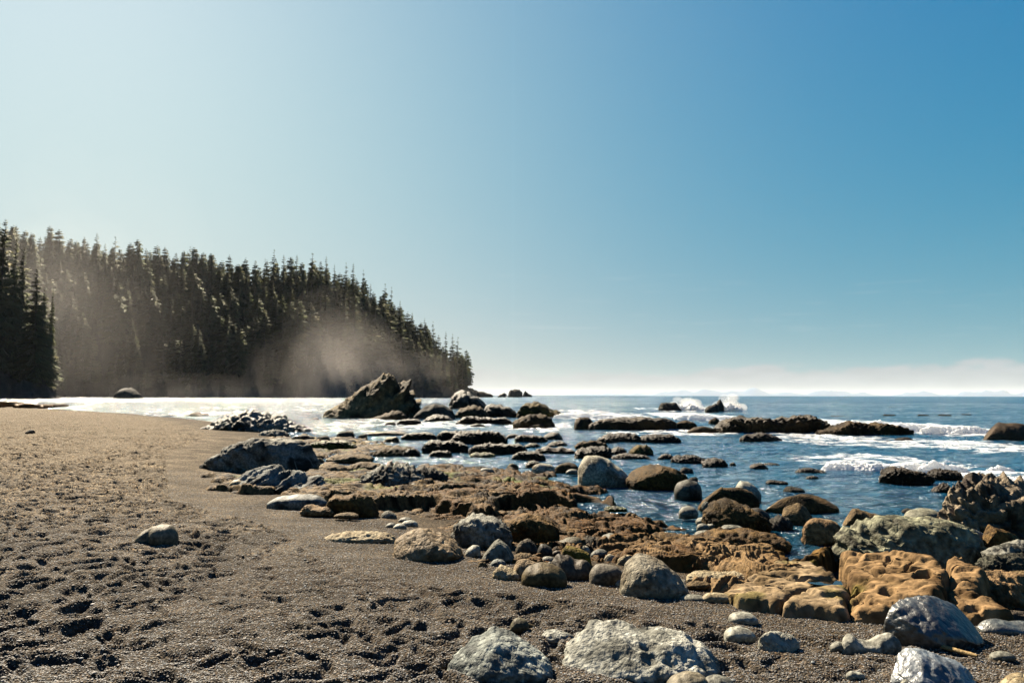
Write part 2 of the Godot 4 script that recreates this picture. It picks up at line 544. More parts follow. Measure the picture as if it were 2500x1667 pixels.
# ------------------------------------------------------------------ headland
func ridge_at(t: float) -> float:
	if t <= ridge[0][0]: return ridge[0][1]
	for i in ridge.size() - 1:
		if t <= ridge[i + 1][0]:
			return lerpf(ridge[i][1], ridge[i + 1][1], (t - ridge[i][0]) / (ridge[i + 1][0] - ridge[i][0]))
	return 0.0


func coast_at(t: float) -> float:      # distance of the headland's shore
	return 640.0 + 25.0 * n_mid.get_noise_2d(t * 14.0, 3.0) + 12.0 * n_mid.get_noise_2d(t * 60.0, 8.0)


func hill_height(x: float, z: float) -> float:
	var t := x / -z
	var r := (-z - coast_at(t)) / 150.0
	var top := ridge_at(t)
	var h := top * (pow(clampf(r, 0.0, 1.0), 0.8) if r > 0.0 else 0.0)
	if r > 0.0: h += minf(r * 40.0, 5.0) + n_low.get_noise_2d(x * 0.02, z * 0.02) * minf(top * 0.12, 8.0)
	else: h = r * 20.0
	return h


func make_headland():
	var nr := 60
	var nc := 200
	var P := PackedVector3Array()
	var C := PackedColorArray()
	for r in nr:
		for c in nc:
			var t := lerpf(-0.95, -0.045, float(c) / (nc - 1))
			var d := coast_at(t) - 6.0 + pow(float(r) / (nr - 1), 1.6) * 420.0
			var x := t * d
			var y := hill_height(x, -d)
			P.append(Vector3(x, y, -d))
			var v := Color(0.028, 0.030, 0.016) if y > 7.0 else Color(0.07, 0.062, 0.05)
			C.append(v)
	tag(put("headland", grid_mesh(P, C, nr, nc, PackedByteArray()), M.hill), "steep forested headland", "", "", "structure")
	# the nearer bank under the left trees
	P = PackedVector3Array(); C = PackedColorArray()
	for r in 40:
		for c in 90:
			var t := lerpf(-1.0, -0.575, c / 89.0)
			var d := 388.0 + 6.0 * n_mid.get_noise_2d(t * 60.0, 1.0) + r * 2.2
			var x := t * d
			var u := smoothstep(0.0, 18.0, r * 2.2) * smoothstep(-0.58, -0.612, t + 0.006 * n_mid.get_noise_2d(t * 200.0, r * 0.3))
			P.append(Vector3(x, -1.0 + u * (9.0 + 6.0 * n_low.get_noise_2d(x * 0.06, d * 0.06)) + maxf(0.0, -t - 0.62) * 70.0 * u, -d))
			C.append(Color(0.055, 0.05, 0.042))
	tag(put("rocky_bank", grid_mesh(P, C, 40, 90, PackedByteArray()), M.far), "dark rocky bank under the near left trees", "", "", "structure")


func make_hills():       # the far shore across the strait
	var nr := 12
	var nc := 220
	var P := PackedVector3Array()
	for r in nr:
		for c in nc:
			var t := lerpf(0.02, 1.2, float(c) / (nc - 1))
			var d := 26000.0 + r * 450.0
			var k := sin(PI * r / (nr - 1.0))
			var h := 118.0 + 195.0 * n_low.get_noise_2d(t * 9.0, 2.0) + 110.0 * n_low.get_noise_2d(t * 40.0, r * 0.2)
			P.append(Vector3(t * d, maxf(h, 20.0) * k * smoothstep(0.02, 0.22, t) * 1.15 - 5.0, -d))
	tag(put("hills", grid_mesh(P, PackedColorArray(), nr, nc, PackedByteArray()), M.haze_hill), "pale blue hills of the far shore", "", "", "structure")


# ------------------------------------------------------------------ rocks
const PAL := {
	"grey": [0.355, 0.348, 0.284, 0.170, 0.164, 0.132], "grey2": [0.284, 0.284, 0.241, 0.134, 0.134, 0.114], "greyv": [0.442, 0.433, 0.362, 0.107, 0.105, 0.087],
	"palegrey": [0.609, 0.600, 0.494, 0.316, 0.308, 0.254], "palegrey2": [0.572, 0.553, 0.461, 0.269, 0.261, 0.210], "white": [0.700, 0.654, 0.510, 0.253, 0.221, 0.155],
	"whitegrey": [0.697, 0.697, 0.605, 0.241, 0.241, 0.203], "greyblue": [0.542, 0.581, 0.519, 0.177, 0.196, 0.181], "blueshiny": [0.340, 0.376, 0.397, 0.119, 0.135, 0.146],
	"bluegrey": [0.398, 0.415, 0.377, 0.085, 0.088, 0.082], "greywet": [0.171, 0.180, 0.159, 0.095, 0.100, 0.088], "greydark": [0.200, 0.189, 0.152, 0.043, 0.039, 0.029],
	"darkgrey": [0.399, 0.389, 0.328, 0.042, 0.040, 0.033], "dark": [0.105, 0.096, 0.078, 0.030, 0.026, 0.022], "black": [0.095, 0.081, 0.057, 0.030, 0.027, 0.019],
	"blackwet": [0.100, 0.104, 0.102, 0.043, 0.045, 0.044], "weed": [0.055, 0.033, 0.013, 0.018, 0.012, 0.007], "greenweed": [0.152, 0.162, 0.027, 0.048, 0.036, 0.013],
	"brown": [0.119, 0.076, 0.032, 0.043, 0.028, 0.013], "brown2": [0.169, 0.100, 0.031, 0.051, 0.031, 0.010], "mossbrown": [0.176, 0.119, 0.027, 0.052, 0.034, 0.013],
	"stack": [0.293, 0.212, 0.098, 0.058, 0.040, 0.018], "stackbrown": [0.142, 0.100, 0.062, 0.052, 0.036, 0.023], "crag": [0.405, 0.321, 0.220, 0.091, 0.067, 0.045],
	"ochre": [0.45, 0.290, 0.145, 0.19, 0.115, 0.052], "ochredark": [0.247, 0.142, 0.044, 0.095, 0.053, 0.018], "tan": [0.285, 0.195, 0.093, 0.142, 0.091, 0.041],
	"tanochre": [0.49, 0.360, 0.215, 0.24, 0.165, 0.085], "cream": [0.635, 0.529, 0.337, 0.409, 0.318, 0.183], "cream2": [0.486, 0.439, 0.333, 0.230, 0.189, 0.126],
	"tangrey": [0.365, 0.317, 0.220, 0.216, 0.184, 0.123], "olive": [0.199, 0.176, 0.110, 0.114, 0.095, 0.055], "olivebrown": [0.209, 0.157, 0.075, 0.123, 0.087, 0.037],
	"moss": [0.257, 0.190, 0.027, 0.109, 0.068, 0.014], "browngrey": [0.180, 0.147, 0.106, 0.090, 0.071, 0.049], "browngrey2": [0.297, 0.263, 0.201, 0.149, 0.127, 0.094],
	"palegreen": [0.365, 0.358, 0.264, 0.243, 0.232, 0.163], "greengrey": [0.433, 0.427, 0.279, 0.090, 0.086, 0.054], "greengreydark": [0.123, 0.119, 0.088, 0.043, 0.040, 0.029],
	"foam": [1.190, 1.190, 1.176, 1.050, 1.064, 1.064], "kelp": [0.05, 0.035, 0.02, 0.02, 0.016, 0.01],
}
# style: section exponent, centre height, low noise, its frequency, billow, its frequency, fine, strata, facets, end exponent
const STY := {
	"smooth": [0.82, 0.34, 0.10, 0.9, 0.0, 2.0, 0.006, 0.0, 0, 2.2], "cliff": [0.50, 0.16, 0.10, 1.4, 0.13, 3.0, 0.04, 0.03, 1, 2.6], "boulder": [0.64, 0.22, 0.13, 1.2, 0.05, 2.6, 0.015, 0.0, 5, 2.4],
	"boulder2": [0.66, 0.25, 0.08, 1.1, 0.04, 2.2, 0.012, 0.0, 3, 2.2], "block": [0.62, 0.18, 0.10, 1.3, 0.05, 2.6, 0.02, 0.03, 8, 3.0],
	"craggy": [0.72, 0.08, 0.18, 1.3, 0.18, 3.0, 0.05, 0.06, 2, 2.3], "knob": [0.80, 0.08, 0.14, 1.4, 0.26, 4.2, 0.08, 0.0, 0, 2.4],
	"knob2": [0.75, 0.08, 0.14, 1.6, 0.20, 4.4, 0.09, 0.04, 3, 3.0], "ledge": [0.42, 0.10, 0.16, 1.8, 0.24, 4.4, 0.10, 0.10, 0, 3.6],
	"pitted": [0.70, 0.12, 0.14, 1.4, 0.16, 3.2, 0.03, 0.04, 0, 2.6], "layered": [0.60, 0.15, 0.08, 1.2, 0.08, 2.6, 0.02, 0.10, 3, 3.0],
	"folded": [1.0, 0.05, 0.16, 1.3, 0.10, 3.0, 0.03, 0.24, 0, 2.2], "folded2": [0.66, 0.12, 0.12, 1.2, 0.07, 2.8, 0.03, 0.06, 3, 2.2],
	"strata": [0.95, 0.0, 0.10, 1.6, 0.10, 4.0, 0.05, 0.26, 4, 2.4], "strata2": [0.95, 0.05, 0.14, 1.6, 0.10, 3.4, 0.05, 0.14, 4, 2.4],
	"cavity": [0.62, 0.12, 0.10, 1.3, 0.13, 2.4, 0.03, 0.0, 2, 2.4], "wetblack": [0.78, 0.3, 0.10, 1.2, 0.07, 2.6, 0.02, 0.03, 5, 2.4],
	"lobed": [0.9, 0.3, 0.20, 1.3, 0.0, 2.0, 0.006, 0.0, 0, 2.2], "bone": [0.95, 0.3, 0.10, 1.2, 0.0, 2.0, 0.02, 0.0, 0, 2.2],
	"heart": [0.95, 0.36, 0.05, 0.9, 0.0, 2.0, 0.004, 0.0, 0, 2.2], "splash": [0.9, 0.0, 0.25, 2.2, 0.22, 4.0, 0.30, 0.0, 0, 1.8], "wave": [1.0, 0.0, 0.14, 2.2, 0.12, 6.0, 0.14, 0.0, 0, 2.0],
}


func rock_mesh(w: float, h: float, dp: float, prof: Array, style: String, pal: String, sd: int, nx: int) -> ArrayMesh:
	var s: Array = STY[style]
	var pc: Array = PAL[pal]
	var ca := Vector3(pc[0], pc[1], pc[2]) * 0.7
	var cb := Vector3(pc[3], pc[4], pc[5]) * 0.7
	var nt := clampi(int(nx * 0.75), 14, 110)
	var L := pow(w * h * dp, 1.0 / 3.0)
	var amp := minf(h, 0.5 * w)
	var off := Vector3(sd * 7.31, sd * 3.17, sd * 5.71)
	var rg := RandomNumberGenerator.new()
	rg.seed = sd * 977 + 5
	var planes := []
	for i in int(s[8]):
		var pn := Vector3(rg.randf_range(-1, 1), rg.randf_range(-0.1, 0.9), rg.randf_range(-1, 1)).normalized()
		planes.append([pn, rg.randf_range(0.68, 0.88)])
	var tilt := rg.randf_range(0.35, 0.6)
	var sn := Vector3(sin(tilt) * (-1.0 if style == "strata" or style == "folded" else 1.0), cos(tilt), rg.randf_range(-0.35, 0.35)).normalized()
	var np_ := prof.size()
	var P := PackedVector3Array()
	var C := PackedColorArray()
	var bury := 0.18 * h + 0.04 * minf(w, 1.0)
	var bill: float = s[4]
	var wedge: float = {"smooth": 0.25, "cliff": 0.14, "block": 0.28, "boulder2": 0.5, "folded2": 0.62, "lobed": 0.2, "heart": 0.2, "bone": 0.1, "ledge": 0.12, "wave": 0.75, "strata": 0.3, "cavity": 0.6, "folded": 0.6, "wetblack": 0.4}.get(style, 0.40)
	var heart := style == "heart"
	var veins := pal in ["grey", "greyv", "whitegrey", "greyblue", "palegrey", "blueshiny", "blackwet", "white", "greengrey", "darkgrey"]
	var cav := style == "cavity" or style == "pitted"
	for i in nx + 1:
		var u := 0.5 - 0.5 * cos(PI * i / nx)
		u = lerpf(u, float(i) / nx, 0.45)
		var fx := u * (np_ - 1)
		var i0 := clampi(int(fx), 0, np_ - 2)
		var ft := fx - i0
		ft = ft * ft * (3.0 - 2.0 * ft) * 0.6 + ft * 0.4
		var e := absf(2.0 * u - 1.0)
		var taper := pow(maxf(1.0 - pow(e, s[9]), 0.0), 1.0 / s[9])
		var T := maxf(lerpf(prof[i0], prof[i0 + 1], ft) * h * pow(maxf(1.0 - pow(e, 9.0), 0.0), 0.3), 0.02 * h)
		var Dz := 0.5 * dp * taper
		var yc: float = s[1] * T
		for j in nt + 1:
			var th := lerpf(deg_to_rad(-58.0), deg_to_rad(238.0), float(j) / nt)
			var cs := cos(th)
			var ss := sin(th)
			var q := Vector3((2.0 * u - 1.0) * w * 0.5, 0, 0)
			if ss >= 0.0:
				q.y = yc + (T - yc) * pow(ss, s[0])
				q.z = Dz * signf(cs) * pow(absf(cs), s[0])
				q.y = yc + (q.y - yc) * (1.0 - wedge * smoothstep(-0.5, 1.0, cs))
			else:
				q.y = yc + (yc + bury) * 1.18 * ss
				q.z = Dz * cs
			if heart and cs > 0.0: q.z *= 1.0 - 0.45 * exp(-pow((u - 0.36) / 0.09, 2.0)) 
			var dir := Vector3(q.x / w * e * e * 2.0, maxf((q.y - yc) / h, -0.1), q.z / dp)
			dir = dir.normalized() if dir.length_squared() > 1e-8 else Vector3.UP
			var m := q / L + off
			var disp: float = s[2] * n_low.get_noise_3dv(m * s[3])
			if bill > 0.0:
				var bv := absf(n_mid.get_noise_3dv(m * s[5] + Vector3(9, 1, 4)))
				disp += bill * (sqrt(bv) - 0.55)
				disp += bill * 0.4 * (absf(n_mid.get_noise_3dv(m * s[5] * 2.3)) - 0.3)
			if cav:
				var cd := n_cell.get_noise_3dv(m * 3.3) + 1.0
				disp -= 0.10 * smoothstep(0.42, 0.12, cd)
			if s[7] > 0.0:
				var along := m.dot(sn)
				var sq := m * 0.7 + sn * along * 6.0
				disp += s[7] * n_low.get_noise_3dv(sq)
			disp += s[6] * n_rock.get_noise_3dv(m * 9.0)
			q += dir * disp * amp
			var nq := Vector3(q.x / (w * 0.5), q.y / h, q.z / (dp * 0.5))
			for pl in planes:
				var ex: float = nq.dot(pl[0]) - pl[1]
				if ex > 0.0: nq -= pl[0] * ex * 0.7
			q = Vector3(nq.x * w * 0.5, nq.y * h, nq.z * dp * 0.5)
			P.append(q)
			var cn := n_low.get_noise_3dv(m * 1.6 + Vector3(40, 0, 0)) + 0.5 * n_rock.get_noise_3dv(m * 5.0)
			if s[7] > 0.0: cn += 0.5 * n_low.get_noise_3dv(m * 0.5 + sn * m.dot(sn) * 9.0)
			var v := cb.lerp(ca, smoothstep(-0.45, 0.35, cn))
			if veins:
				v = v.lerp(ca * 1.35, smoothstep(0.05, 0.01, absf(n_mid.get_noise_3dv(m * Vector3(1.4, 2.2, 1.4) + Vector3(3, 8, 1)))) * 0.6)
			C.append(Color(v.x, v.y, v.z))
	# normals and faces
	var nc := nt + 1
	var nr := nx + 1
	var Nn := PackedVector3Array()
	Nn.resize(P.size())
	var I := PackedInt32Array()
	for r in nr:
		for c in nc:
			var k := r * nc + c
			var du := P[mini(r + 1, nr - 1) * nc + c] - P[maxi(r - 1, 0) * nc + c]
			var dv := P[r * nc + mini(c + 1, nc - 1)] - P[r * nc + maxi(c - 1, 0)]
			var n := du.cross(dv)
			if n.length_squared() < 1e-14: n = Vector3(-1 if r == 0 else 1, 0.3, 0)
			Nn[k] = n.normalized()
			if r < nr - 1 and c < nc - 1:
				I.append(k); I.append(k + 1); I.append(k + nc)
				I.append(k + 1); I.append(k + nc + 1); I.append(k + nc)
	return arr_mesh(P, Nn, C, I)


func mat_for(style: String, pal: String, w: float) -> Material:
	if w > 5.0: return M.far if style == "strata" or w > 12.0 else M.weed
	if pal == "weed" or pal == "greenweed": return M.weed
	if pal in ["blackwet", "blueshiny", "greywet"]: return M.wet
	if style in ["strata2", "layered", "knob2"]: return M.crack
	if style in ["smooth", "lobed", "heart", "bone"]: return M.smooth
	if style in ["pitted", "cavity"]: return M.pits
	return M.rock


var rock_count := 0
func rk(called: String, label: String, cat: String, at: Array, size: Array, style: String, pal: String, prof: Array, nx: int):
	rock_count += 1
	var o := put(called, rock_mesh(size[0], size[1], size[2], prof, style, pal, rock_count, nx), mat_for(style, pal, size[0]))
	o.position = Vector3(at[0], at[1], at[2])
	tag(o, label, cat)
	return o


func make_rocks():
	rk("sea_stack", "tallest brown sea stack with tilted strata standing in front of the misty headland", "sea stack", [-12.029, 0, -67.199], [8.342, 3.829, 5.172], "strata", "stack", [0.02, 0.2, 0.38, 0.6, 0.72, 0.8, 0.91, 1, 0.92, 0.84, 0.72, 0.35], 86)
	rk("sea_rock", "low brown rock lying along the foot of the tallest sea stack", "rock", [-10.023, 0, -63.379], [3.158, 0.775, 1.579], "craggy", "brown", [0.2, 0.4, 0.7, 1, 0.95, 0.6], 34)
	rk("sea_rock", "dark pyramid rock just right of the tallest sea stack", "rock", [-6.375, 0, -63.988], [3.588, 1.618, 2.512], "boulder", "dark", [0.25, 0.5, 0.85, 1, 0.8, 0.6, 0.3], 39)
	rk("sea_rock", "dark hump-backed sea rock sloping to the right, second tallest in the bay", "rock", [-6.551, 0, -116.253], [5.832, 3.075, 4.082], "craggy", "dark", [0.3, 0.9, 1, 0.9, 0.65, 0.42, 0.15], 34)
	rk("sea_rock", "rounded brown rock in front of the dark hump-backed sea rock", "rock", [-3.54, 0, -67.082], [2.81, 1.155, 1.967], "craggy", "brown", [0.3, 0.75, 1, 1, 0.85, 0.4], 29)
	rk("sea_rock", "weedy block between two rounded sea rocks, sloping down to the right", "rock", [-1.042, 0, -73.695], [3.448, 1.189, 1.896], "craggy", "weed", [0.8, 1, 0.95, 0.8, 0.6, 0.4], 32)
	rk("sea_rock", "sea rock with yellow-brown weed on top and a long slope down to the right", "rock", [2.715, 0, -72.739], [4.472, 1.432, 2.683], "craggy", "mossbrown", [0.4, 0.95, 1, 0.9, 0.65, 0.4, 0.15], 42)
	rk("sea_rock", "low weedy rock in front of the dark pyramid rock", "rock", [-5.529, 0, -58.973], [2.49, 0.66, 1.494], "craggy", "weed", [0.2, 0.6, 1, 0.9, 0.7, 0.3], 29)
	rk("rock_ledge", "low weedy ledge awash below the rounded brown sea rock", "rock", [-1.927, 0, -53.955], [3.827, 0.554, 1.531], "ledge", "weed", [0.4, 0.9, 1, 0.8, 0.9, 0.7, 0.9, 0.6], 49)
	rk("rock_ledge", "short flat ledge in the shallows before the foot of the tallest sea stack", "rock", [-7.059, 0, -53.401], [1.642, 0.38, 0.821], "ledge", "weed", [0.5, 0.9, 1, 1, 0.8], 21)
	rk("sea_rock", "small dark rock left of the short flat ledge below the sea stack", "rock", [-8.174, 0, -52.27], [0.795, 0.272, 0.477], "boulder", "weed", [0.3, 0.8, 1, 0.6], 16)
	rk("sea_rock", "tiny rock alone in the glittering water left of the sea stack", "rock", [-16.158, 0, -63.544], [0.751, 0.143, 0.451], "boulder", "weed", [0.4, 0.85, 1, 0.9, 0.5], 16)
	rk("sea_rock", "squat brown rock with steep right end in front of the yellow-topped sea rock", "rock", [1.326, 0, -48.349], [2.58, 0.854, 1.548], "craggy", "brown", [0.6, 0.8, 0.9, 1, 0.95, 0.85, 0.5], 37)
	rk("sea_rock", "small rounded rock against the front of the squat brown rock", "rock", [1.513, 0, -47.574], [0.964, 0.308, 0.579], "boulder", "brown", [0.4, 0.85, 1, 0.9, 0.5], 16)
	rk("sea_rock", "small weedy rock just below the low weedy ledge", "rock", [-2.19, 0, -49.773], [1.026, 0.223, 0.615], "boulder", "weed", [0.4, 0.85, 1, 0.9, 0.5], 16)
	rk("sea_rock", "dark flat-topped block left of the bursting spray", "rock", [20.954, 0, -102.062], [3.224, 1.218, 1.773], "craggy", "dark", [0.6, 0.95, 1, 0.98, 0.95, 0.45, 0.25], 21)
	rk("sea_rock", "low dark lump at the left foot of the pointed spire", "rock", [25.375, 0, -98.201], [1.824, 1.076, 1.277], "craggy", "dark", [0.4, 0.7, 0.8, 1, 0.9], 16)
	rk("rock_spire", "dark pointed rock spire rising between the two bursts of spray", "rock", [27.159, 0, -101.516], [1.217, 1.763, 1.096], "craggy", "dark", [0.3, 0.5, 0.8, 1, 0.75, 0.5], 16)
	rk("rock_ledge", "upright rounded block at the left end of the long straight ledge", "rock", [4.303, 0, -46.697], [1.23, 0.755, 0.984], "craggy", "brown", [0.6, 0.9, 1, 1, 0.8], 18)
	rk("rock_ledge", "long straight flat-topped ledge in the middle of the surf", "rock", [7.115, 0, -45.67], [5.191, 0.742, 1.557], "cliff", "brown", [0.7, 0.85, 0.9, 0.98, 0.95, 1, 0.96, 0.95, 0.9], 79)
	rk("rock_ledge", "sloping rock at the right end of the long straight ledge", "rock", [10.372, 0, -46.211], [1.483, 0.633, 0.89], "boulder", "brown", [0.5, 0.8, 1, 0.9, 0.6], 22)
	rk("rock_ledge", "low pointed rock in the gap between the two long ledges", "rock", [10.393, 0, -42.332], [1.673, 0.367, 0.753], "boulder", "brown", [0.3, 0.7, 1, 0.8, 0.6], 27)
	rk("sea_rock", "small hump in front of the long straight ledge", "rock", [5.798, 0, -45.222], [1.023, 0.306, 0.614], "boulder", "brown", [0.4, 0.85, 1, 0.9, 0.5], 16)
	rk("sea_rock", "small lump at the left end of the wide brown reef", "rock", [14.252, 0, -54.491], [0.874, 0.474, 0.612], "craggy", "brown", [0.5, 0.9, 1, 0.8, 0.5], 16)
	rk("rock_ledge", "wide brown reef with a knob near its right end", "rock", [14.319, 0, -42.455], [6.432, 0.936, 1.801], "ledge", "brown", [0.3, 0.78, 0.85, 0.83, 0.8, 0.76, 0.78, 0.95, 1, 0.8, 0.45], 105)
	rk("rock_ledge", "low two-humped ledge in front of the white breaker", "rock", [18.333, 0, -40.421], [4.915, 0.705, 1.475], "ledge", "brown", [0.25, 0.35, 0.6, 0.98, 0.92, 0.7, 0.85, 0.72, 0.55, 0.4], 84)
	rk("rock_ledge", "dark weedy rock lying in front of the wide brown reef", "rock", [11.025, 0, -34.235], [2.006, 0.408, 0.803], "craggy", "weed", [0.7, 0.9, 0.95, 1, 0.8, 0.5, 0.2], 40)
	rk("sea_rock", "tiny dark rock below the low two-humped ledge", "rock", [17.879, 0, -35.474], [0.839, 0.156, 0.419], "boulder", "weed", [0.4, 0.85, 1, 0.9, 0.5], 16)
	rk("sea_rock", "tiny flat rock left of the tiny dark rock below the two-humped ledge", "rock", [16.516, 0, -34.157], [0.404, 0.063, 0.202], "boulder", "weed", [0.4, 0.85, 1, 0.9, 0.5], 16)
	rk("sea_rock", "big brown boulder in the surf at the right edge", "rock", [22.987, 0, -35.918], [2.657, 0.862, 1.594], "boulder", "stackbrown", [0.3, 0.75, 1, 1, 0.95, 0.9, 0.6], 51)
	rk("rock_ledge", "flat weedy ledge left of the large stepped ledge", "rock", [-4.282, 0, -35.726], [1.557, 0.307, 0.623], "ledge", "weed", [0.5, 0.8, 0.9, 1, 0.8, 0.4], 30)
	rk("rock_ledge", "upper left block of the large stepped ledge", "rock", [-2.51, 0, -34.337], [1.56, 0.433, 0.78], "ledge", "weed", [0.8, 1, 0.95, 0.95, 0.8], 31)
	rk("rock_ledge", "largest block of the stepped ledge in the shallows", "rock", [-1.363, 0, -32.18], [2.332, 0.534, 0.933], "ledge", "weed", [0.5, 0.8, 0.95, 1, 1, 0.9, 0.6], 50)
	rk("rock_ledge", "dark square-fronted ledge below the large stepped ledge", "rock", [-2.356, 0, -27.366], [1.622, 0.408, 0.649], "ledge", "weed", [0.6, 1, 0.95, 0.95, 0.9, 0.7], 41)
	rk("rock_ledge", "long flat brown ledge beside the dark square-fronted ledge", "rock", [-0.472, 0, -26.539], [1.959, 0.362, 0.686], "ledge", "weed", [0.7, 0.9, 1, 1, 0.9, 0.9, 0.8], 51)
	rk("rock_ledge", "little ledge at the foot of the dark square-fronted ledge", "rock", [-2.333, 0, -25.534], [0.755, 0.196, 0.377], "ledge", "weed", [0.6, 1, 1, 0.8], 20)
	rk("rock_ledge", "ledge covered in bright green seaweed below the long flat ledge", "rock", [-0.939, 0, -25.019], [0.816, 0.197, 0.326], "knob", "greenweed", [0.6, 1, 0.9, 0.9, 0.6], 22)
	rk("rock_ledge", "weedy rock right of the green seaweed, nearest to the tide pools", "rock", [0.541, 0, -24.334], [1.027, 0.265, 0.514], "ledge", "weed", [0.6, 1, 0.95, 0.9, 0.6], 29)
	rk("rock_ledge", "flat dark ledge right of the largest stepped block", "rock", [0.825, 0, -33.225], [1.397, 0.329, 0.559], "ledge", "weed", [0.8, 1, 0.95, 0.9, 0.8, 0.5], 29)
	rk("sea_rock", "smooth round-backed dark rock beside the flat dark ledge", "rock", [1.906, 0, -34.841], [1.018, 0.378, 0.713], "boulder", "weed", [0.6, 0.9, 1, 0.95, 0.8], 20)
	rk("sea_rock", "small dark rock behind the flat dark ledge", "rock", [0.06, 0, -36.293], [0.705, 0.228, 0.352], "boulder", "weed", [0.4, 0.85, 1, 0.9, 0.5], 16)
	rk("sea_rock", "small weedy mound alone in the channel", "rock", [0.79, 0, -30.008], [0.644, 0.176, 0.322], "knob", "weed", [0.4, 0.85, 1, 0.9, 0.5], 16)
	rk("sea_rock", "knobbly weedy mound in the channel behind the brown shallows", "rock", [1.771, 0, -30.246], [0.782, 0.259, 0.469], "knob", "weed", [0.4, 0.8, 1, 0.9, 0.4], 17)
	rk("rock_ledge", "low ragged reef in the channel left of the pale boulder", "rock", [1.494, 0, -27.404], [1.458, 0.24, 0.51], "knob", "weed", [0.3, 0.6, 1, 0.7, 0.8, 0.5, 0.3], 37)
	rk("rock_ledge", "dark ledge left of the dark square-fronted ledge", "rock", [-3.307, 0, -25.502], [0.594, 0.26, 0.357], "ledge", "weed", [0.4, 0.85, 1, 0.9, 0.5], 16)
	rk("rock_ledge", "flat brown slab behind the pale boulder", "rock", [2.978, 0, -29.367], [1.23, 0.295, 0.615], "ledge", "brown", [0.5, 0.9, 1, 0.95, 0.7], 29)
	rk("rock_ledge", "weedy ledge tucked behind the left side of the pale boulder", "rock", [2.656, 0, -25.304], [1.218, 0.375, 0.609], "knob", "weed", [0.6, 0.8, 0.9, 1, 0.8], 33)
	rk("sea_rock", "round weedy rock to the right of the pale boulder", "rock", [3.705, 0, -27.027], [0.575, 0.239, 0.403], "knob", "weed", [0.4, 0.85, 1, 0.9, 0.5], 16)
	rk("sea_rock", "dome-shaped rock with yellow weed standing in open shallows", "rock", [4.428, 0, -26.681], [0.82, 0.343, 0.656], "knob", "mossbrown", [0.4, 0.85, 1, 0.9, 0.5], 21)
	rk("rock_ledge", "low weed reef below the dome-shaped rock", "rock", [3.776, 0, -24.648], [1.245, 0.202, 0.436], "knob", "weed", [0.5, 0.8, 1, 0.8, 0.7, 0.4], 35)
	rk("sea_rock", "small weed-hung rock left of the long dark wet reef", "rock", [4.853, 0, -24.546], [0.506, 0.191, 0.253], "knob", "weed", [0.4, 0.85, 1, 0.9, 0.5], 16)
	rk("rock_ledge", "long dark wet reef above the flat-topped brown boulder", "rock", [5.301, 0, -23.24], [1.119, 0.25, 0.447], "knob", "weed", [0.7, 0.9, 1, 0.95, 0.7, 0.5], 33)
	rk("sea_rock", "dark weedy rock at the right end of the long dark wet reef", "rock", [5.781, 0, -22.196], [0.72, 0.256, 0.432], "knob", "weed", [0.5, 0.85, 1, 0.85, 0.5], 22)
	rk("sea_rock", "tiny round rock right of the long dark wet reef", "rock", [6.384, 0, -22.493], [0.198, 0.103, 0.138], "boulder", "weed", [0.4, 0.85, 1, 0.9, 0.5], 16)
	rk("rock_ledge", "left half of the long dark weed ledge in front of the straight ledge", "rock", [4.494, 0, -32.997], [1.973, 0.434, 0.691], "knob", "weed", [0.3, 0.6, 0.9, 1, 0.95, 0.9, 0.7], 41)
	rk("rock_ledge", "right half of the long dark weed ledge in front of the straight ledge", "rock", [6.243, 0, -33.221], [1.919, 0.382, 0.672], "knob", "weed", [0.6, 0.8, 0.9, 1, 0.95, 0.9, 0.6], 40)
	rk("sea_rock", "small dark rock awash, left of three in the open blue water", "rock", [6.809, 0, -21.458], [0.507, 0.17, 0.304], "knob", "weed", [0.5, 0.9, 1, 0.8, 0.3], 16)
	rk("sea_rock", "thin dark rock just behind the small dark awash rock", "rock", [7.473, 0, -22.433], [0.511, 0.087, 0.256], "knob", "weed", [0.4, 0.85, 1, 0.9, 0.5], 16)
	rk("sea_rock", "long low rock awash in open blue water", "rock", [7.778, 0, -20.253], [0.838, 0.151, 0.335], "knob", "weed", [0.4, 0.9, 1, 0.8, 0.5, 0.2], 28)
	rk("sea_rock", "small weed rock below the long low awash rock", "rock", [7.296, 0, -18.949], [0.301, 0.075, 0.15], "knob", "weed", [0.4, 0.85, 1, 0.9, 0.5], 16)
	rk("sea_rock", "flat weed-draped rock barely above the blue water", "rock", [6.092, 0, -17.928], [0.527, 0.094, 0.211], "knob", "weed", [0.5, 0.9, 0.7, 0.5, 0.3], 20)
	rk("rock_ledge", "brown-topped wet ledge in front of the near breaking wave", "rock", [9.075, 0, -17.949], [1.161, 0.35, 0.581], "ledge", "weed", [0.6, 0.95, 1, 0.95, 0.8, 0.7, 0.5], 45)
	rk("rock_ledge", "dark wet rock right of the brown-topped ledge by the breaking wave", "rock", [10.497, 0, -18.916], [0.853, 0.247, 0.427], "knob", "weed", [0.6, 0.95, 1, 0.9, 0.7], 31)
	rk("sea_rock", "small dark rocks at the left foot of the big knobbly crag", "rock", [8.92, 0, -16.244], [0.37, 0.22, 0.259], "knob", "weed", [0.3, 0.6, 0.9, 1], 16)
	rk("boulder", "small black angular rock in the bay behind the long brown boulder", "rock", [5.892, 0, -16.231], [0.477, 0.141, 0.334], "boulder", "black", [0.9, 1, 0.9, 0.7, 0.3], 20)
	rk("boulder", "long brown boulder lying in the still bay", "rock", [5.05, 0, -13.644], [1.272, 0.313, 0.636], "boulder", "brown2", [0.5, 0.9, 1, 0.98, 0.95, 0.85, 0.7, 0.45], 64)
	rk("boulder", "pale brown striped boulder in front of the long brown boulder", "rock", [4.471, 0.03, -12.283], [0.514, 0.289, 0.412], "boulder", "tan", [0.45, 0.8, 0.95, 1, 0.85, 0.5], 29)
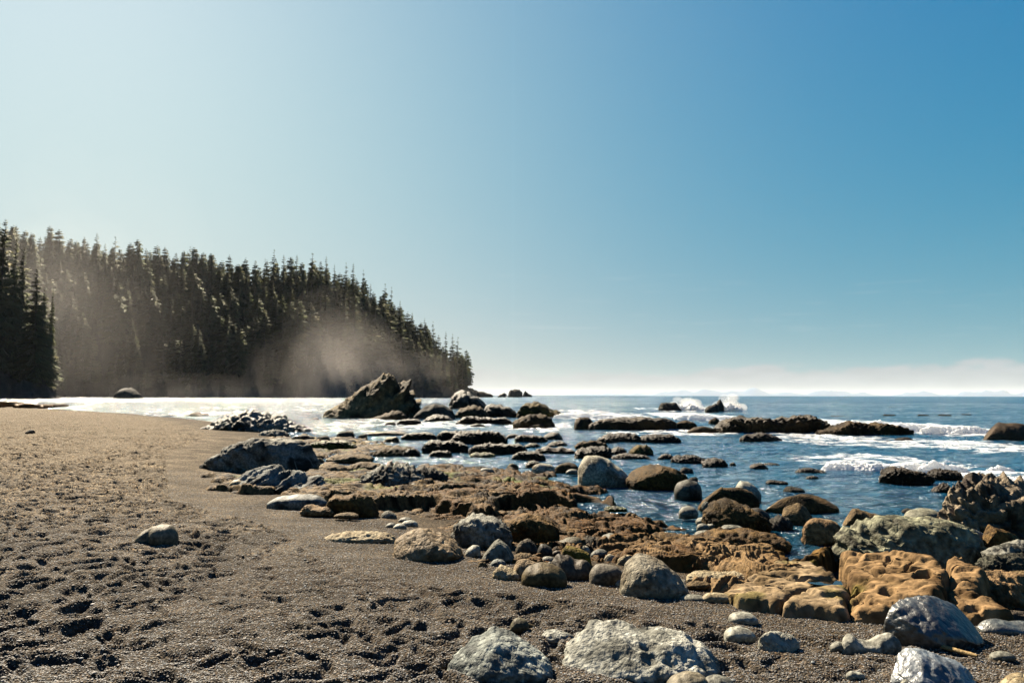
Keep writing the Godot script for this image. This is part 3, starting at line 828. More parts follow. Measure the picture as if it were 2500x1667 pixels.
	rk("boulder", "small black wet rock left of the pale brown striped boulder", "rock", [4.028, 0.02, -11.773], [0.378, 0.202, 0.264], "knob", "dark", [0.4, 0.7, 1, 0.9, 0.6], 22)
	rk("boulder", "ochre block with one flat pitted face toward the beach", "rock", [4.291, 0.04, -10.749], [0.635, 0.295, 0.445], "block", "ochre", [0.8, 1, 1, 0.97, 0.8, 0.45], 41)
	rk("boulder", "pointed boulder, grey at its left end and ochre on its long right slope", "rock", [5.509, 0.04, -12.19], [0.756, 0.254, 0.453], "boulder", "tan", [0.75, 1, 0.92, 0.75, 0.6, 0.4, 0.2], 43)
	rk("boulder", "tiny dark rock beside the smooth pale boulder at the bay", "rock", [6.839, 0, -13.499], [0.219, 0.076, 0.131], "boulder", "dark", [0.4, 0.85, 1, 0.9, 0.5], 16)
	rk("boulder", "smooth pale green-grey boulder between the bay and the knobbly crag", "rock", [6.579, 0.03, -12.511], [0.571, 0.188, 0.456], "smooth", "palegreen", [0.4, 0.8, 1, 0.95, 0.6], 31)
	rk("boulder", "tall pale boulder with cracked white face standing on the tidal shelf", "rock", [2.044, 0.06, -17.508], [1.153, 0.705, 0.865], "boulder2", "white", [0.6, 0.95, 1, 0.82, 0.55, 0.25], 45)
	rk("boulder", "broad flat-topped brown boulder with dark cracks beside the water", "rock", [3.191, 0.04, -16.958], [1.369, 0.471, 0.821], "cliff", "brown2", [0.6, 0.92, 1, 1, 0.9, 0.75, 0.5], 56)
	rk("sea_rock", "small wet black rock behind the broad flat-topped boulder", "rock", [4.529, 0, -20.254], [0.376, 0.155, 0.226], "knob", "dark", [0.4, 0.85, 1, 0.9, 0.5], 16)
	rk("sea_rock", "small black rock right of the broad flat-topped boulder", "rock", [4.259, 0, -18.302], [0.232, 0.106, 0.139], "knob", "dark", [0.4, 0.85, 1, 0.9, 0.5], 16)
	rk("boulder", "rounded boulder with grey top between two brown boulders", "rock", [3.423, 0.04, -15.13], [0.542, 0.344, 0.433], "smooth", "greydark", [0.55, 0.9, 1, 0.9, 0.7], 24)
	rk("boulder", "pale grey rounded boulder peeping out behind the blocky brown boulder", "rock", [4.539, 0.03, -15.024], [0.507, 0.355, 0.406], "smooth", "palegrey", [0.6, 1, 0.95, 0.75, 0.4], 23)
	rk("boulder", "blocky brown boulder split by a dark crack", "rock", [3.809, 0.06, -13.796], [1.058, 0.388, 0.635], "block", "brown2", [0.65, 0.95, 1, 0.95, 0.9, 0.8, 0.55], 53)
	rk("boulder", "large angular brown boulder with broad shadowed front", "rock", [3.315, 0.08, -11.54], [0.949, 0.399, 0.664], "cliff", "brown2", [0.55, 0.9, 1, 0.9, 0.7, 0.5, 0.3], 57)
	rk("boulder", "dark rounded boulder at the right shoulder of the large angular brown boulder", "rock", [3.783, 0.04, -12.024], [0.37, 0.251, 0.296], "smooth", "dark", [0.6, 0.95, 1, 0.85, 0.6], 21)
	rk("boulder", "single grey stone on the shelf left of the large angular boulder", "rock", [2.863, 0.06, -12.69], [0.321, 0.155, 0.257], "smooth", "grey", [0.6, 0.95, 1, 0.9, 0.6], 17)
	rk("boulder", "small grey wedge stone between the two brown boulders and the pool", "rock", [3.369, 0.06, -13.573], [0.147, 0.127, 0.117], "boulder", "grey", [0.4, 0.85, 1, 0.9, 0.5], 16)
	rk("cobble", "flat grey cobble below the left foot of the large angular boulder, topmost of its cluster", "stone", [2.914, 0.1, -11.741], [0.309, 0.094, 0.232], "smooth", "grey", [0.5, 0.9, 1, 0.9, 0.6], 18)
	rk("cobble", "oval grey cobble in the middle of the cluster below the large angular boulder", "stone", [2.992, 0.1, -11.398], [0.3, 0.081, 0.225], "smooth", "grey", [0.5, 0.9, 1, 0.9, 0.6], 18)
	rk("cobble", "small dark-fronted cobble at the left of the cluster below the large angular boulder", "stone", [2.734, 0.1, -11.217], [0.182, 0.082, 0.136], "smooth", "grey", [0.5, 0.9, 1, 0.9, 0.6], 16)
	rk("cobble", "brownish flat cobble at the right of the cluster below the large angular boulder", "stone", [3.15, 0.1, -11.19], [0.319, 0.069, 0.24], "smooth", "grey", [0.5, 0.9, 1, 0.9, 0.6], 19)
	rk("cobble", "long dark grey cobble, lowest of the cluster below the large angular boulder", "stone", [2.649, 0.1, -10.646], [0.334, 0.079, 0.251], "smooth", "grey", [0.5, 0.9, 1, 0.9, 0.6], 21)
	rk("sandstone_hump", "long brown sandstone hump below the large angular boulder", "rock", [2.913, 0.07, -10.161], [1.416, 0.217, 0.637], "pitted", "ochredark", [0.25, 0.5, 0.8, 1, 0.85, 0.9, 0.8, 0.6, 0.3], 96)
	rk("sandstone_hump", "low ochre sandstone hump between two tide pools", "rock", [2.088, 0.07, -10.242], [0.69, 0.147, 0.345], "pitted", "ochredark", [0.4, 0.9, 1, 0.85, 0.8, 0.5], 46)
	rk("sea_rock", "small grey rock in the white surf off the sand", "rock", [-29.185, 0, -71.929], [2.333, 0.456, 1.166], "craggy", "dark", [0.2, 0.4, 0.9, 1, 0.5, 0.6, 0.3], 22)
	rk("rock_mound", "knobbly dark mound at the far end of the wet sand", "rock mound", [-14.22, 0, -42.549], [5.943, 1.142, 2.972], "knob", "darkgrey", [0.08, 0.3, 0.65, 0.95, 1, 0.92, 0.8, 0.45, 0.2], 97)
	rk("rock_mound", "big black-fronted mound with silvery top on the edge of the sand", "rock mound", [-6.417, 0.12, -19.826], [2.886, 0.778, 1.443], "cliff", "darkgrey", [0.22, 0.42, 0.75, 0.98, 1, 0.97, 0.95, 0.85, 0.5], 101)
	rk("rock_mound", "knobbly dark pillar at the right end of the black-fronted mound", "rock mound", [-5.207, 0.05, -20.2], [0.512, 0.594, 0.409], "knob", "dark", [0.6, 1, 0.8, 0.5, 0.3], 17)
	rk("rock_mound", "silvery blue mound of folded ridges in front of the black-fronted mound", "rock mound", [-4.636, 0.14, -15.581], [1.866, 0.528, 1.119], "folded", "bluegrey", [0.25, 0.7, 0.85, 1, 0.72, 0.65, 0.5, 0.25], 83)
	rk("boulder", "smooth cream stone half buried beside the folded blue mound", "rock", [-5.417, 0.16, -15.461], [0.384, 0.183, 0.269], "smooth", "cream", [0.4, 0.9, 1, 0.8, 0.5], 17)
	rk("rock_mound", "knobbly black outcrop rising from the middle of the shelf", "rock mound", [-2.558, 0.1, -16.68], [1.428, 0.479, 0.786], "knob", "darkgrey", [0.25, 0.55, 0.85, 1, 0.95, 0.7, 0.4], 59)
	rk("rock_mound", "smaller knobbly black rock touching the right end of the black outcrop", "rock mound", [-1.777, 0.08, -17.203], [0.726, 0.358, 0.436], "knob", "dark", [0.6, 1, 0.95, 0.8, 0.5], 29)
	rk("cobble", "single round cobble at the foot of the knobbly black outcrops", "stone", [-2.002, 0.12, -15.903], [0.169, 0.093, 0.135], "smooth", "grey", [0.4, 0.85, 1, 0.9, 0.5], 16)
	rk("boulder", "long smooth shiny grey boulder lying against the sandstone ledge", "rock", [-3.566, 0.16, -12.976], [1.004, 0.194, 0.401], "smooth", "bluegrey", [0.4, 0.75, 0.9, 1, 1, 0.9, 0.6], 53)
	rk("boulder", "small ochre stone right below the long shiny grey boulder", "rock", [-3, 0.18, -12.097], [0.531, 0.146, 0.266], "pitted", "ochre", [0.5, 1, 0.8, 0.6, 0.7, 0.4], 30)
	rk("boulder", "thin tan stone flush with the gravel below the ledge", "rock", [-2.489, 0.18, -11.791], [0.378, 0.059, 0.189], "pitted", "tan", [0.4, 0.85, 1, 0.9, 0.5], 22)
	rk("boulder", "bulging ochre boulder with shadowed front at the ledge", "rock", [-2.515, 0.16, -12.314], [0.826, 0.29, 0.454], "cliff", "ochredark", [0.7, 0.95, 0.9, 1, 0.9, 0.6], 46)
	rk("cobble", "grey angular cobble alone on gravel above the grey stone cluster", "stone", [-1.917, 0.089, -12.249], [0.248, 0.114, 0.199], "boulder", "grey", [0.5, 0.9, 1, 0.8, 0.5], 16)
	rk("cobble", "small grey stone, leftmost of the cluster above the layered ochre boulder", "stone", [-1.726, 0.116, -11.178], [0.162, 0.073, 0.13], "smooth", "grey", [0.4, 0.85, 1, 0.9, 0.5], 16)
	rk("cobble", "grey stone, lowest of the cluster above the layered ochre boulder", "stone", [-1.586, 0.112, -11.106], [0.199, 0.08, 0.159], "smooth", "palegrey", [0.4, 0.85, 1, 0.9, 0.5], 16)
	rk("cobble", "flat grey stone, topmost of the cluster above the layered ochre boulder", "stone", [-1.614, 0.088, -11.871], [0.219, 0.067, 0.153], "smooth", "grey", [0.4, 0.85, 1, 0.9, 0.5], 16)
	rk("cobble", "pale grey stone, rightmost of the cluster above the layered ochre boulder", "stone", [-1.494, 0.096, -11.445], [0.259, 0.087, 0.181], "smooth", "palegrey", [0.4, 0.85, 1, 0.9, 0.5], 16)
	rk("boulder", "long flat cream sandstone lying alone on the gravel", "rock", [-1.933, 0.159, -9.961], [0.915, 0.112, 0.366], "pitted", "cream", [0.4, 0.8, 1, 0.95, 0.95, 0.85, 0.5], 63)
	rk("boulder", "layered ochre boulder with ribbed cracked top on the gravel", "rock", [-0.973, 0.137, -9.114], [0.77, 0.372, 0.654], "layered", "tanochre", [0.75, 1, 1, 0.9, 0.75, 0.55, 0.3], 58)
	rk("rock_ledge", "flat ledge with bright green algae on top", "rock", [-6.585, 0, -28.418], [1.809, 0.354, 0.814], "ledge", "greenweed", [0.5, 0.9, 1, 0.95, 0.6], 44)
	rk("rock_ledge", "dark angular boulder at the water edge above the green ledge", "rock", [-7.623, 0, -35.878], [1, 0.403, 0.45], "boulder", "dark", [0.5, 0.9, 1, 0.95, 0.6], 19)
	rk("rock_ledge", "small dark rock right of the dark angular boulder", "rock", [-6.868, 0, -35.805], [0.484, 0.228, 0.218], "boulder", "dark", [0.5, 0.9, 1, 0.95, 0.6], 16)
	rk("rock_ledge", "dark ledge joined to the far knobbly mound", "rock", [-9.201, 0, -34.202], [1.04, 0.245, 0.468], "ledge", "dark", [0.5, 0.9, 1, 0.95, 0.6], 21)
	rk("rock_ledge", "brown weedy flat right of the green algae ledge", "rock", [-3.811, 0, -25.753], [1.566, 0.311, 0.705], "knob", "brown", [0.5, 0.9, 1, 0.95, 0.6], 42)
	rk("rock_ledge", "thin dark ledge in the channel above the brown weedy flat", "rock", [-4.224, 0, -35.48], [1.636, 0.308, 0.736], "ledge", "weed", [0.5, 0.9, 1, 0.95, 0.6], 32)
	rk("rock_ledge", "little dark lump in the channel left of the thin dark ledge", "rock", [-5.144, 0, -33.308], [0.647, 0.243, 0.291], "knob", "weed", [0.5, 0.9, 1, 0.95, 0.6], 16)
	rk("rock_ledge", "little knob just above the green algae ledge", "rock", [-8.37, 0, -34.447], [0.64, 0.206, 0.288], "knob", "dark", [0.5, 0.9, 1, 0.95, 0.6], 16)
	rk("rock_ledge", "thin straight reef far out behind the channel", "rock", [-6.214, 0, -38.909], [2.123, 0.187, 0.955], "ledge", "weed", [0.5, 0.9, 1, 0.95, 0.6], 37)
	rk("rock_ledge", "tiny rock in the glitter between the two big mounds and the stack", "rock", [-16.03, 0, -63.171], [0.715, 0.165, 0.322], "boulder", "weed", [0.5, 0.9, 1, 0.95, 0.6], 16)
	rk("rock_ledge", "ragged dark rock at the right end of the green algae ledge", "rock", [-6.75, 0, -31.799], [0.832, 0.202, 0.375], "knob", "dark", [0.5, 0.9, 1, 0.95, 0.6], 18)
	rk("rock_ledge", "pale crusted rubble at the right foot of the far knobbly mound", "rock", [-11.411, 0, -37.175], [1.507, 0.357, 0.678], "knob", "darkgrey", [0.5, 0.9, 1, 0.95, 0.6], 28)
	rk("rock_ledge", "smooth tan shelf ledge behind the black outcrop", "rock", [-4.789, 0.06, -23.029], [1.389, 0.224, 0.694], "pitted", "tan", [0.5, 0.85, 1, 0.9, 0.6], 41)
	rk("rock_ledge", "tan shelf ledge at the right foot of the black-fronted mound", "rock", [-4.581, 0.06, -19.725], [0.899, 0.217, 0.45], "pitted", "tan", [0.5, 0.85, 1, 0.9, 0.6], 31)
	rk("rock_ledge", "tan shelf ledge left of the black outcrop", "rock", [-3.739, 0.06, -19.895], [1.008, 0.253, 0.504], "pitted", "tan", [0.5, 0.85, 1, 0.9, 0.6], 35)
	rk("cobble", "grey stone on the shelf edge left of the patchy white stone", "stone", [-0.622, 0.08, -19.328], [0.405, 0.145, 0.283], "smooth", "grey", [0.4, 0.85, 1, 0.9, 0.5], 16)
	rk("boulder", "patchy white stone left of the tall pale boulder", "rock", [0.807, 0.06, -20.019], [0.642, 0.231, 0.45], "block", "white", [0.5, 0.9, 1, 0.85, 0.5], 22)
	rk("boulder", "brown rock joining the patchy white stone to the tall pale boulder", "rock", [1.444, 0.05, -20.32], [0.676, 0.216, 0.406], "boulder", "brown", [0.5, 0.9, 1, 0.9, 0.8], 23)
	rk("rock_ledge", "dark weedy rock behind the patchy white stone", "rock", [0.595, 0.03, -21.626], [0.427, 0.177, 0.256], "knob", "weed", [0.4, 0.85, 1, 0.9, 0.5], 16)
	rk("boulder", "small brown rock on the water edge right of the grey shelf stone", "rock", [0.017, 0.05, -20.929], [0.318, 0.137, 0.223], "boulder", "brown", [0.4, 0.85, 1, 0.9, 0.5], 16)
	rk("cobble", "flat grey stone at the left foot of the tall pale boulder", "stone", [1.506, 0.07, -19.445], [0.328, 0.113, 0.23], "smooth", "grey", [0.4, 0.85, 1, 0.9, 0.5], 16)
	rk("seaweed_clump", "bright green seaweed heaped at the right end of the tide pool", "seaweed", [1.757, 0.07, -13.236], [0.391, 0.071, 0.196], "knob", "greenweed", [0.5, 0.9, 1, 0.8, 0.5], 20)
	rk("boulder", "large grey boulder with black shadowed front behind the flat grey cobble", "rock", [-0.399, 0.079, -10.142], [0.8, 0.377, 0.6], "cliff", "greyv", [0.55, 0.85, 1, 0.97, 0.9, 0.8, 0.5], 54)
	rk("boulder", "wide brown boulder with undercut black front beside the large grey boulder", "rock", [0.437, 0.018, -10.758], [1.217, 0.37, 0.73], "cliff", "ochredark", [0.65, 0.85, 1, 0.97, 0.8, 0.5, 0.35, 0.2], 78)
	rk("boulder", "flat-topped grey boulder below the large grey boulder", "rock", [-0.146, 0.115, -8.944], [0.417, 0.255, 0.313], "block", "grey", [0.7, 0.95, 1, 1, 0.9, 0.6], 32)
	rk("cobble", "small white stone left of the flat-topped grey boulder", "stone", [-0.455, 0.112, -9.243], [0.187, 0.129, 0.169], "smooth", "palegrey", [0.4, 0.8, 1, 1, 0.8], 16)
	rk("cobble", "dark brown-grey cobble right of the flat-topped grey boulder", "stone", [0.196, 0.077, -9.535], [0.296, 0.199, 0.237], "boulder", "browngrey", [0.6, 1, 0.95, 0.8, 0.4], 21)
	rk("cobble", "small black cobble with a pale band in the middle of the pile", "stone", [0.402, 0.08, -9.374], [0.192, 0.156, 0.172], "smooth", "dark", [0.6, 1, 0.95, 0.8, 0.6], 16)
	rk("cobble", "smooth olive-grey cobble behind the mossy yellow boulder", "stone", [0.722, 0.04, -9.968], [0.354, 0.171, 0.283], "smooth", "olive", [0.4, 0.75, 0.95, 1, 0.85], 24)
	rk("boulder", "mossy yellow-green boulder leaning in the middle of the pile", "rock", [0.739, 0.099, -8.847], [0.391, 0.225, 0.274], "boulder", "moss", [0.85, 1, 0.95, 0.85, 0.7, 0.45], 30)
	rk("boulder", "black barnacled rock in shadow behind the mossy boulder", "rock", [1.052, 0.029, -10.021], [0.371, 0.168, 0.259], "knob", "black", [0.7, 1, 0.95, 0.9, 0.6], 25)
	rk("boulder", "grey peaked boulder with blue shaded right side", "rock", [1.321, 0.017, -10.104], [0.423, 0.215, 0.339], "smooth", "grey", [0.6, 0.9, 1, 0.9, 0.65, 0.3], 29)
	rk("boulder", "black angular rock with barnacled top behind the biggest pale boulder", "rock", [1.633, 0.036, -9.619], [0.356, 0.164, 0.249], "cliff", "black", [0.5, 0.7, 0.9, 1, 0.9, 0.7], 25)
	rk("boulder", "low tan slab behind the ochre cobble", "rock", [0.179, 0.101, -9.067], [0.328, 0.088, 0.164], "pitted", "tan", [0.7, 1, 0.9, 0.7, 0.5], 25)
	rk("cobble", "ochre cobble tucked behind the olive-brown egg boulder", "stone", [0.135, 0.155, -7.992], [0.335, 0.19, 0.234], "boulder", "tanochre", [0.5, 0.9, 1, 0.9, 0.7], 29)
	rk("boulder", "flat cream stone left of the olive-brown egg boulder", "rock", [-0.04, 0.162, -7.933], [0.299, 0.137, 0.179], "pitted", "cream", [0.6, 1, 0.8, 0.6, 0.35], 26)
	rk("boulder", "egg-shaped olive-brown boulder at the front of the pile", "rock", [0.318, 0.166, -7.682], [0.445, 0.207, 0.334], "smooth", "olivebrown", [0.55, 0.9, 1, 0.95, 0.75, 0.5], 40)
	rk("boulder", "two-lobed brown-grey boulder at the front of the pile", "rock", [0.614, 0.139, -8.102], [0.395, 0.231, 0.297], "lobed", "browngrey", [0.75, 1, 0.9, 0.7, 0.75, 0.6], 33)
	rk("boulder", "rounded grey boulder left of the biggest pale boulder", "rock", [0.94, 0.145, -7.82], [0.334, 0.186, 0.251], "smooth", "browngrey2", [0.6, 0.95, 1, 0.95, 0.8], 29)
	rk("boulder", "biggest pale boulder at the right end of the pile, dark on its right side", "rock", [1.363, 0.156, -7.381], [0.697, 0.348, 0.523], "boulder2", "cream2", [0.55, 0.85, 1, 0.95, 0.85, 0.65, 0.4, 0.15], 65)
	rk("cobble", "smooth grey cobble behind the rounded grey boulder", "stone", [1.061, 0.056, -9.518], [0.215, 0.092, 0.151], "smooth", "grey2", [0.4, 0.8, 1, 0.9, 0.8], 16)
	rk("cobble", "pale stone between the mossy boulder and the black barnacled rock", "stone", [0.899, 0.053, -9.656], [0.15, 0.12, 0.105], "boulder", "white", [0.4, 0.85, 1, 0.9, 0.5], 16)
	rk("cobble", "small white striped stone on the gravel behind the biggest pale boulder", "stone", [1.175, 0.068, -9.238], [0.162, 0.082, 0.114], "block", "white", [0.4, 0.85, 1, 0.9, 0.5], 16)
	rk("boulder", "flat buff slab at the left shoulder of the biggest pale boulder", "rock", [1.309, 0.077, -9], [0.219, 0.121, 0.109], "block", "cream", [0.8, 1, 0.9, 0.7], 16)
	rk("cobble", "flat grey cobble behind the two-lobed boulder", "stone", [0.416, 0.101, -8.947], [0.184, 0.076, 0.111], "smooth", "grey", [0.4, 0.85, 1, 0.9, 0.5], 16)
	rk("cobble", "small grey cobble wedged between egg boulder and two-lobed boulder", "stone", [0.42, 0.118, -8.624], [0.08, 0.066, 0.056], "smooth", "grey2", [0.4, 0.85, 1, 0.9, 0.5], 16)
	rk("pebble", "small grey pebble at the front left foot of the biggest pale boulder", "stone", [1.078, 0.146, -7.723], [0.125, 0.059, 0.1], "boulder", "palegrey", [0.4, 0.85, 1, 0.9, 0.5], 16)
	rk("pebble", "tiny pebble between the rounded grey boulder and the biggest pale boulder", "stone", [1.127, 0.123, -8.174], [0.054, 0.05, 0.043], "smooth", "grey", [0.4, 0.85, 1, 0.9, 0.5], 16)
	rk("pebble", "dark-fronted brown pebble on gravel left of the flat cream stone", "stone", [-0.307, 0.14, -8.511], [0.118, 0.076, 0.083], "block", "tan", [0.5, 1, 0.9, 0.4], 16)
	rk("pebble", "blue-grey pebble below the flat-topped grey boulder", "stone", [-0.148, 0.133, -8.587], [0.187, 0.086, 0.131], "boulder", "bluegrey", [0.4, 0.85, 1, 0.9, 0.5], 16)
	rk("cobble", "small brown cobble left of the mossy boulder", "stone", [0.541, 0.071, -9.481], [0.12, 0.068, 0.084], "smooth", "browngrey", [0.4, 0.85, 1, 0.9, 0.5], 16)
	rk("sandstone_slab", "long pale slab beside a small pool, right of the biggest pale boulder", "rock", [2.064, 0.16, -7.934], [0.61, 0.079, 0.244], "pitted", "cream", [0.5, 0.9, 1, 0.8, 0.7, 0.9, 0.6], 53)
	rk("sandstone_slab", "short tan slab below the long pale slab", "rock", [1.808, 0.16, -7.622], [0.257, 0.051, 0.129], "pitted", "tan", [0.4, 0.85, 1, 0.9, 0.5], 23)
	rk("cobble", "low grey stone half buried right of the biggest pale boulder", "stone", [1.63, 0.162, -7.11], [0.249, 0.05, 0.149], "smooth", "grey", [0.4, 0.85, 1, 0.9, 0.5], 24)
	rk("cobble", "long buff stone half buried right of the low grey stone", "stone", [1.843, 0.157, -7.095], [0.28, 0.076, 0.14], "smooth", "cream", [0.5, 0.95, 1, 0.9, 0.5], 27)
	rk("pebble", "single olive pebble on the gravel above the pyramid boulder", "stone", [0.063, 0.249, -5.939], [0.145, 0.082, 0.116], "smooth", "olive", [0.5, 0.95, 1, 0.85, 0.55], 17)
	rk("pebble", "little flat chip of stone at the right of the single olive pebble", "stone", [0.139, 0.245, -5.998], [0.084, 0.036, 0.042], "smooth", "olivebrown", [0.7, 1, 0.7, 0.3], 16)
	rk("boulder", "pyramid-shaped grey boulder in the bottom foreground", "rock", [-0.072, 0.292, -4.961], [0.654, 0.232, 0.523], "folded2", "greyblue", [0.2, 0.48, 0.78, 1, 0.92, 0.78, 0.6, 0.4], 91)
	rk("boulder", "biggest foreground boulder, white-grey and deeply pitted, black on its right", "rock", [0.831, 0.267, -5.112], [0.997, 0.247, 0.698], "cavity", "whitegrey", [0.4, 0.75, 0.98, 1, 0.93, 0.82, 0.9, 0.88, 0.6, 0.35], 120)
	rk("boulder", "low pitted white lobe at the left end of the biggest foreground boulder", "rock", [0.333, 0.254, -5.687], [0.234, 0.069, 0.164], "cavity", "whitegrey", [0.5, 0.9, 1, 0.9, 0.7], 28)
	rk("boulder", "smooth buff boulder cut by the bottom edge below the pitted boulder", "rock", [1.049, 0.279, -4.702], [0.27, 0.088, 0.189], "smooth", "tangrey", [0.4, 0.8, 1, 0.9, 0.5], 39)
	rk("boulder", "smooth grey boulder cut by the bottom edge, right of the buff one", "rock", [1.222, 0.276, -4.691], [0.194, 0.077, 0.136], "smooth", "grey", [0.5, 0.9, 1, 0.9, 0.6], 28)
	rk("boulder", "lone heart-shaped grey stone on the trampled gravel at left", "rock", [-4.146, 0.273, -9.166], [0.485, 0.22, 0.363], "heart", "tangrey", [0.35, 0.7, 0.9, 1, 0.97, 0.6], 36)
	rk("pebble", "lone dark stone far off on the sand at left", "stone", [-19.175, 0.465, -30.953], [0.392, 0.158, 0.274], "boulder", "dark", [0.4, 0.85, 1, 0.9, 0.5], 16)
	rk("pebble", "pale grey pebble, uppermost of the three on the gravel right of the pitted boulder", "stone", [1.865, 0.19, -6.361], [0.236, 0.072, 0.177], "smooth", "palegrey", [0.6, 0.95, 1, 0.85, 0.5], 25)
	rk("pebble", "pale grey pebble, lower left of the three right of the pitted boulder", "stone", [1.683, 0.218, -5.826], [0.229, 0.086, 0.172], "smooth", "palegrey", [0.55, 0.95, 1, 0.8, 0.45], 27)
	rk("pebble", "wrinkled pale stone, rightmost of the three right of the pitted boulder", "stone", [1.896, 0.225, -5.592], [0.3, 0.141, 0.15], "folded2", "palegrey", [0.8, 1, 0.85, 0.65, 0.4], 37)
	rk("cobble", "bone-shaped grey stone with a narrow waist", "stone", [2.526, 0.217, -5.57], [0.421, 0.119, 0.19], "bone", "palegrey2", [0.6, 0.95, 0.6, 0.55, 0.85, 1, 0.8], 52)
	rk("pebble", "thin grey pebble left below the bone-shaped stone", "stone", [2.334, 0.218, -5.592], [0.172, 0.052, 0.086], "smooth", "grey", [0.4, 1, 0.8, 0.5], 21)
	rk("pebble", "small pale pebble near the bottom edge left of the shiny blue boulder", "stone", [2.148, 0.25, -4.958], [0.116, 0.039, 0.058], "smooth", "palegrey", [0.5, 1, 0.8, 0.5], 16)
	rk("boulder", "shiny blue-grey boulder in the bottom right foreground", "rock", [2.593, 0.249, -4.888], [0.503, 0.191, 0.352], "folded2", "blueshiny", [0.4, 0.8, 1, 0.98, 0.85, 0.7, 0.45], 71)
	rk("pebble", "pale chip at the lower left foot of the shiny blue boulder", "stone", [2.435, 0.253, -4.828], [0.173, 0.06, 0.104], "boulder", "palegrey", [0.6, 1, 0.8, 0.6], 24)
	rk("boulder", "cream angular stone in the bottom right corner", "rock", [3.074, 0.25, -4.785], [0.262, 0.094, 0.183], "block", "cream", [0.7, 1, 0.9, 0.7, 0.5], 38)
	rk("boulder", "glossy black boulder before the orange slabs, casting a shadow right", "rock", [3.101, 0.198, -5.87], [0.731, 0.302, 0.511], "wetblack", "blackwet", [0.55, 0.85, 0.95, 1, 0.97, 0.85, 0.6], 86)
	rk("boulder", "wet grey stone at the right edge behind the glossy black boulder", "rock", [3.831, 0.181, -6.096], [0.461, 0.098, 0.231], "smooth", "greywet", [0.6, 0.95, 1, 0.8, 0.9, 0.6], 52)
	rk("boulder", "low brown-grey rock at the right edge above the wet grey stone", "rock", [4.075, 0.162, -6.425], [0.504, 0.112, 0.252], "boulder", "browngrey", [0.4, 0.8, 1, 0.95, 0.8], 54)
	rk("cobble", "small cream stone between the low brown-grey rock and the wet grey stone", "stone", [3.87, 0.166, -6.4], [0.181, 0.054, 0.108], "smooth", "cream", [0.4, 0.85, 1, 0.9, 0.5], 19)
	rk("cobble", "round dark cobble on top of the low brown-grey rock", "stone", [4.417, 0.136, -6.865], [0.183, 0.071, 0.128], "smooth", "dark", [0.4, 0.85, 1, 0.9, 0.5], 18)
	rk("pebble", "small grey pebble half buried right of the driftwood stick", "stone", [3.359, 0.218, -5.42], [0.168, 0.042, 0.101], "smooth", "grey", [0.4, 0.85, 1, 0.9, 0.5], 21)
	rk("pebble", "small brown pebble at the right foot of the glossy black boulder", "stone", [3.782, 0.166, -6.398], [0.086, 0.035, 0.061], "smooth", "browngrey", [0.4, 0.85, 1, 0.9, 0.5], 16)
	rk("rock_crag", "big knobbly brown crag at the right edge above the beach", "rock outcrop", [6.476, 0.15, -10.488], [1.621, 0.845, 0.973], "knob2", "crag", [0.5, 0.85, 0.88, 1, 0.95, 0.93, 0.94, 0.92, 0.9, 0.8], 107)
	rk("rock_outcrop", "wide grey-green outcrop of cracked rock behind the orange slabs", "rock outcrop", [4.58, 0.14, -9.102], [1.923, 0.54, 0.962], "strata2", "greengrey", [0.12, 0.45, 0.7, 0.82, 0.9, 1, 0.98, 0.95, 0.8, 0.55, 0.3], 120)
	rk("rock_outcrop", "blue-grey wedge at the right end of the grey-green outcrop", "rock outcrop", [5.447, 0.25, -9.224], [0.273, 0.244, 0.218], "boulder", "greyblue", [0.7, 1, 0.9, 0.6], 20)
	rk("boulder", "angular brown block in the shadow of the knobbly crag", "rock", [5.572, 0.35, -8.956], [0.461, 0.191, 0.277], "block", "ochredark", [0.6, 1, 0.8, 0.7, 0.5], 35)
	rk("rock_outcrop", "dark cracked outcrop at the right edge below the crag", "rock outcrop", [5.346, 0.3, -8.268], [0.726, 0.191, 0.363], "strata2", "darkgrey", [0.4, 0.8, 0.95, 1, 0.9], 61)
	rk("rock_outcrop", "lower dark outcrop at the right edge behind the brown boulder", "rock outcrop", [5.032, 0.25, -7.852], [0.769, 0.176, 0.308], "knob", "greengreydark", [0.5, 0.9, 1, 0.9, 0.9], 68)
	rk("boulder", "rounded orange-brown boulder with a black overhang at the right edge", "rock", [4.49, 0.18, -7.011], [0.752, 0.262, 0.376], "pitted", "ochre", [0.7, 1, 0.97, 0.9, 0.85, 0.7], 74)
	rk("boulder", "tan boulder top at the right edge behind the orange-brown boulder", "rock", [4.81, 0.3, -7.313], [0.451, 0.082, 0.225], "pitted", "tan", [0.5, 0.9, 1, 0.9], 42)
	rk("sea_rock", "far flat-topped islet rock off the tip of the headland", "rock", [3.146, 0, -898.152], [19.265, 10.407, 15.412], "craggy", "dark", [0.7, 0.95, 1, 0.95, 0.6], 16)
	rk("sea_rock", "far small islet rock, rightmost off the tip of the headland", "rock", [20.434, 0, -1069.922], [14.095, 9.705, 11.276], "craggy", "dark", [0.5, 1, 0.8, 0.5, 0.3], 16)
	rk("sea_rock", "far low rock left of the flat-topped islet", "rock", [-11.179, 0, -882.571], [11.18, 5.038, 6.708], "craggy", "dark", [0.4, 0.8, 1, 0.8], 16)
	rk("rock_point", "low rocky toe running out from the tip of the headland", "rock", [-35.768, 0, -864.921], [32.869, 11.915, 13.147], "craggy", "dark", [1, 0.9, 0.6, 0.5, 0.3, 0.2], 26)
	rk("sea_rock", "dark rock alone in the water before the left end of the headland", "rock", [-212.393, 0, -429.76], [17.42, 6.045, 12.194], "boulder", "dark", [0.4, 0.85, 1, 0.95, 0.8, 0.4, 0.25], 28)
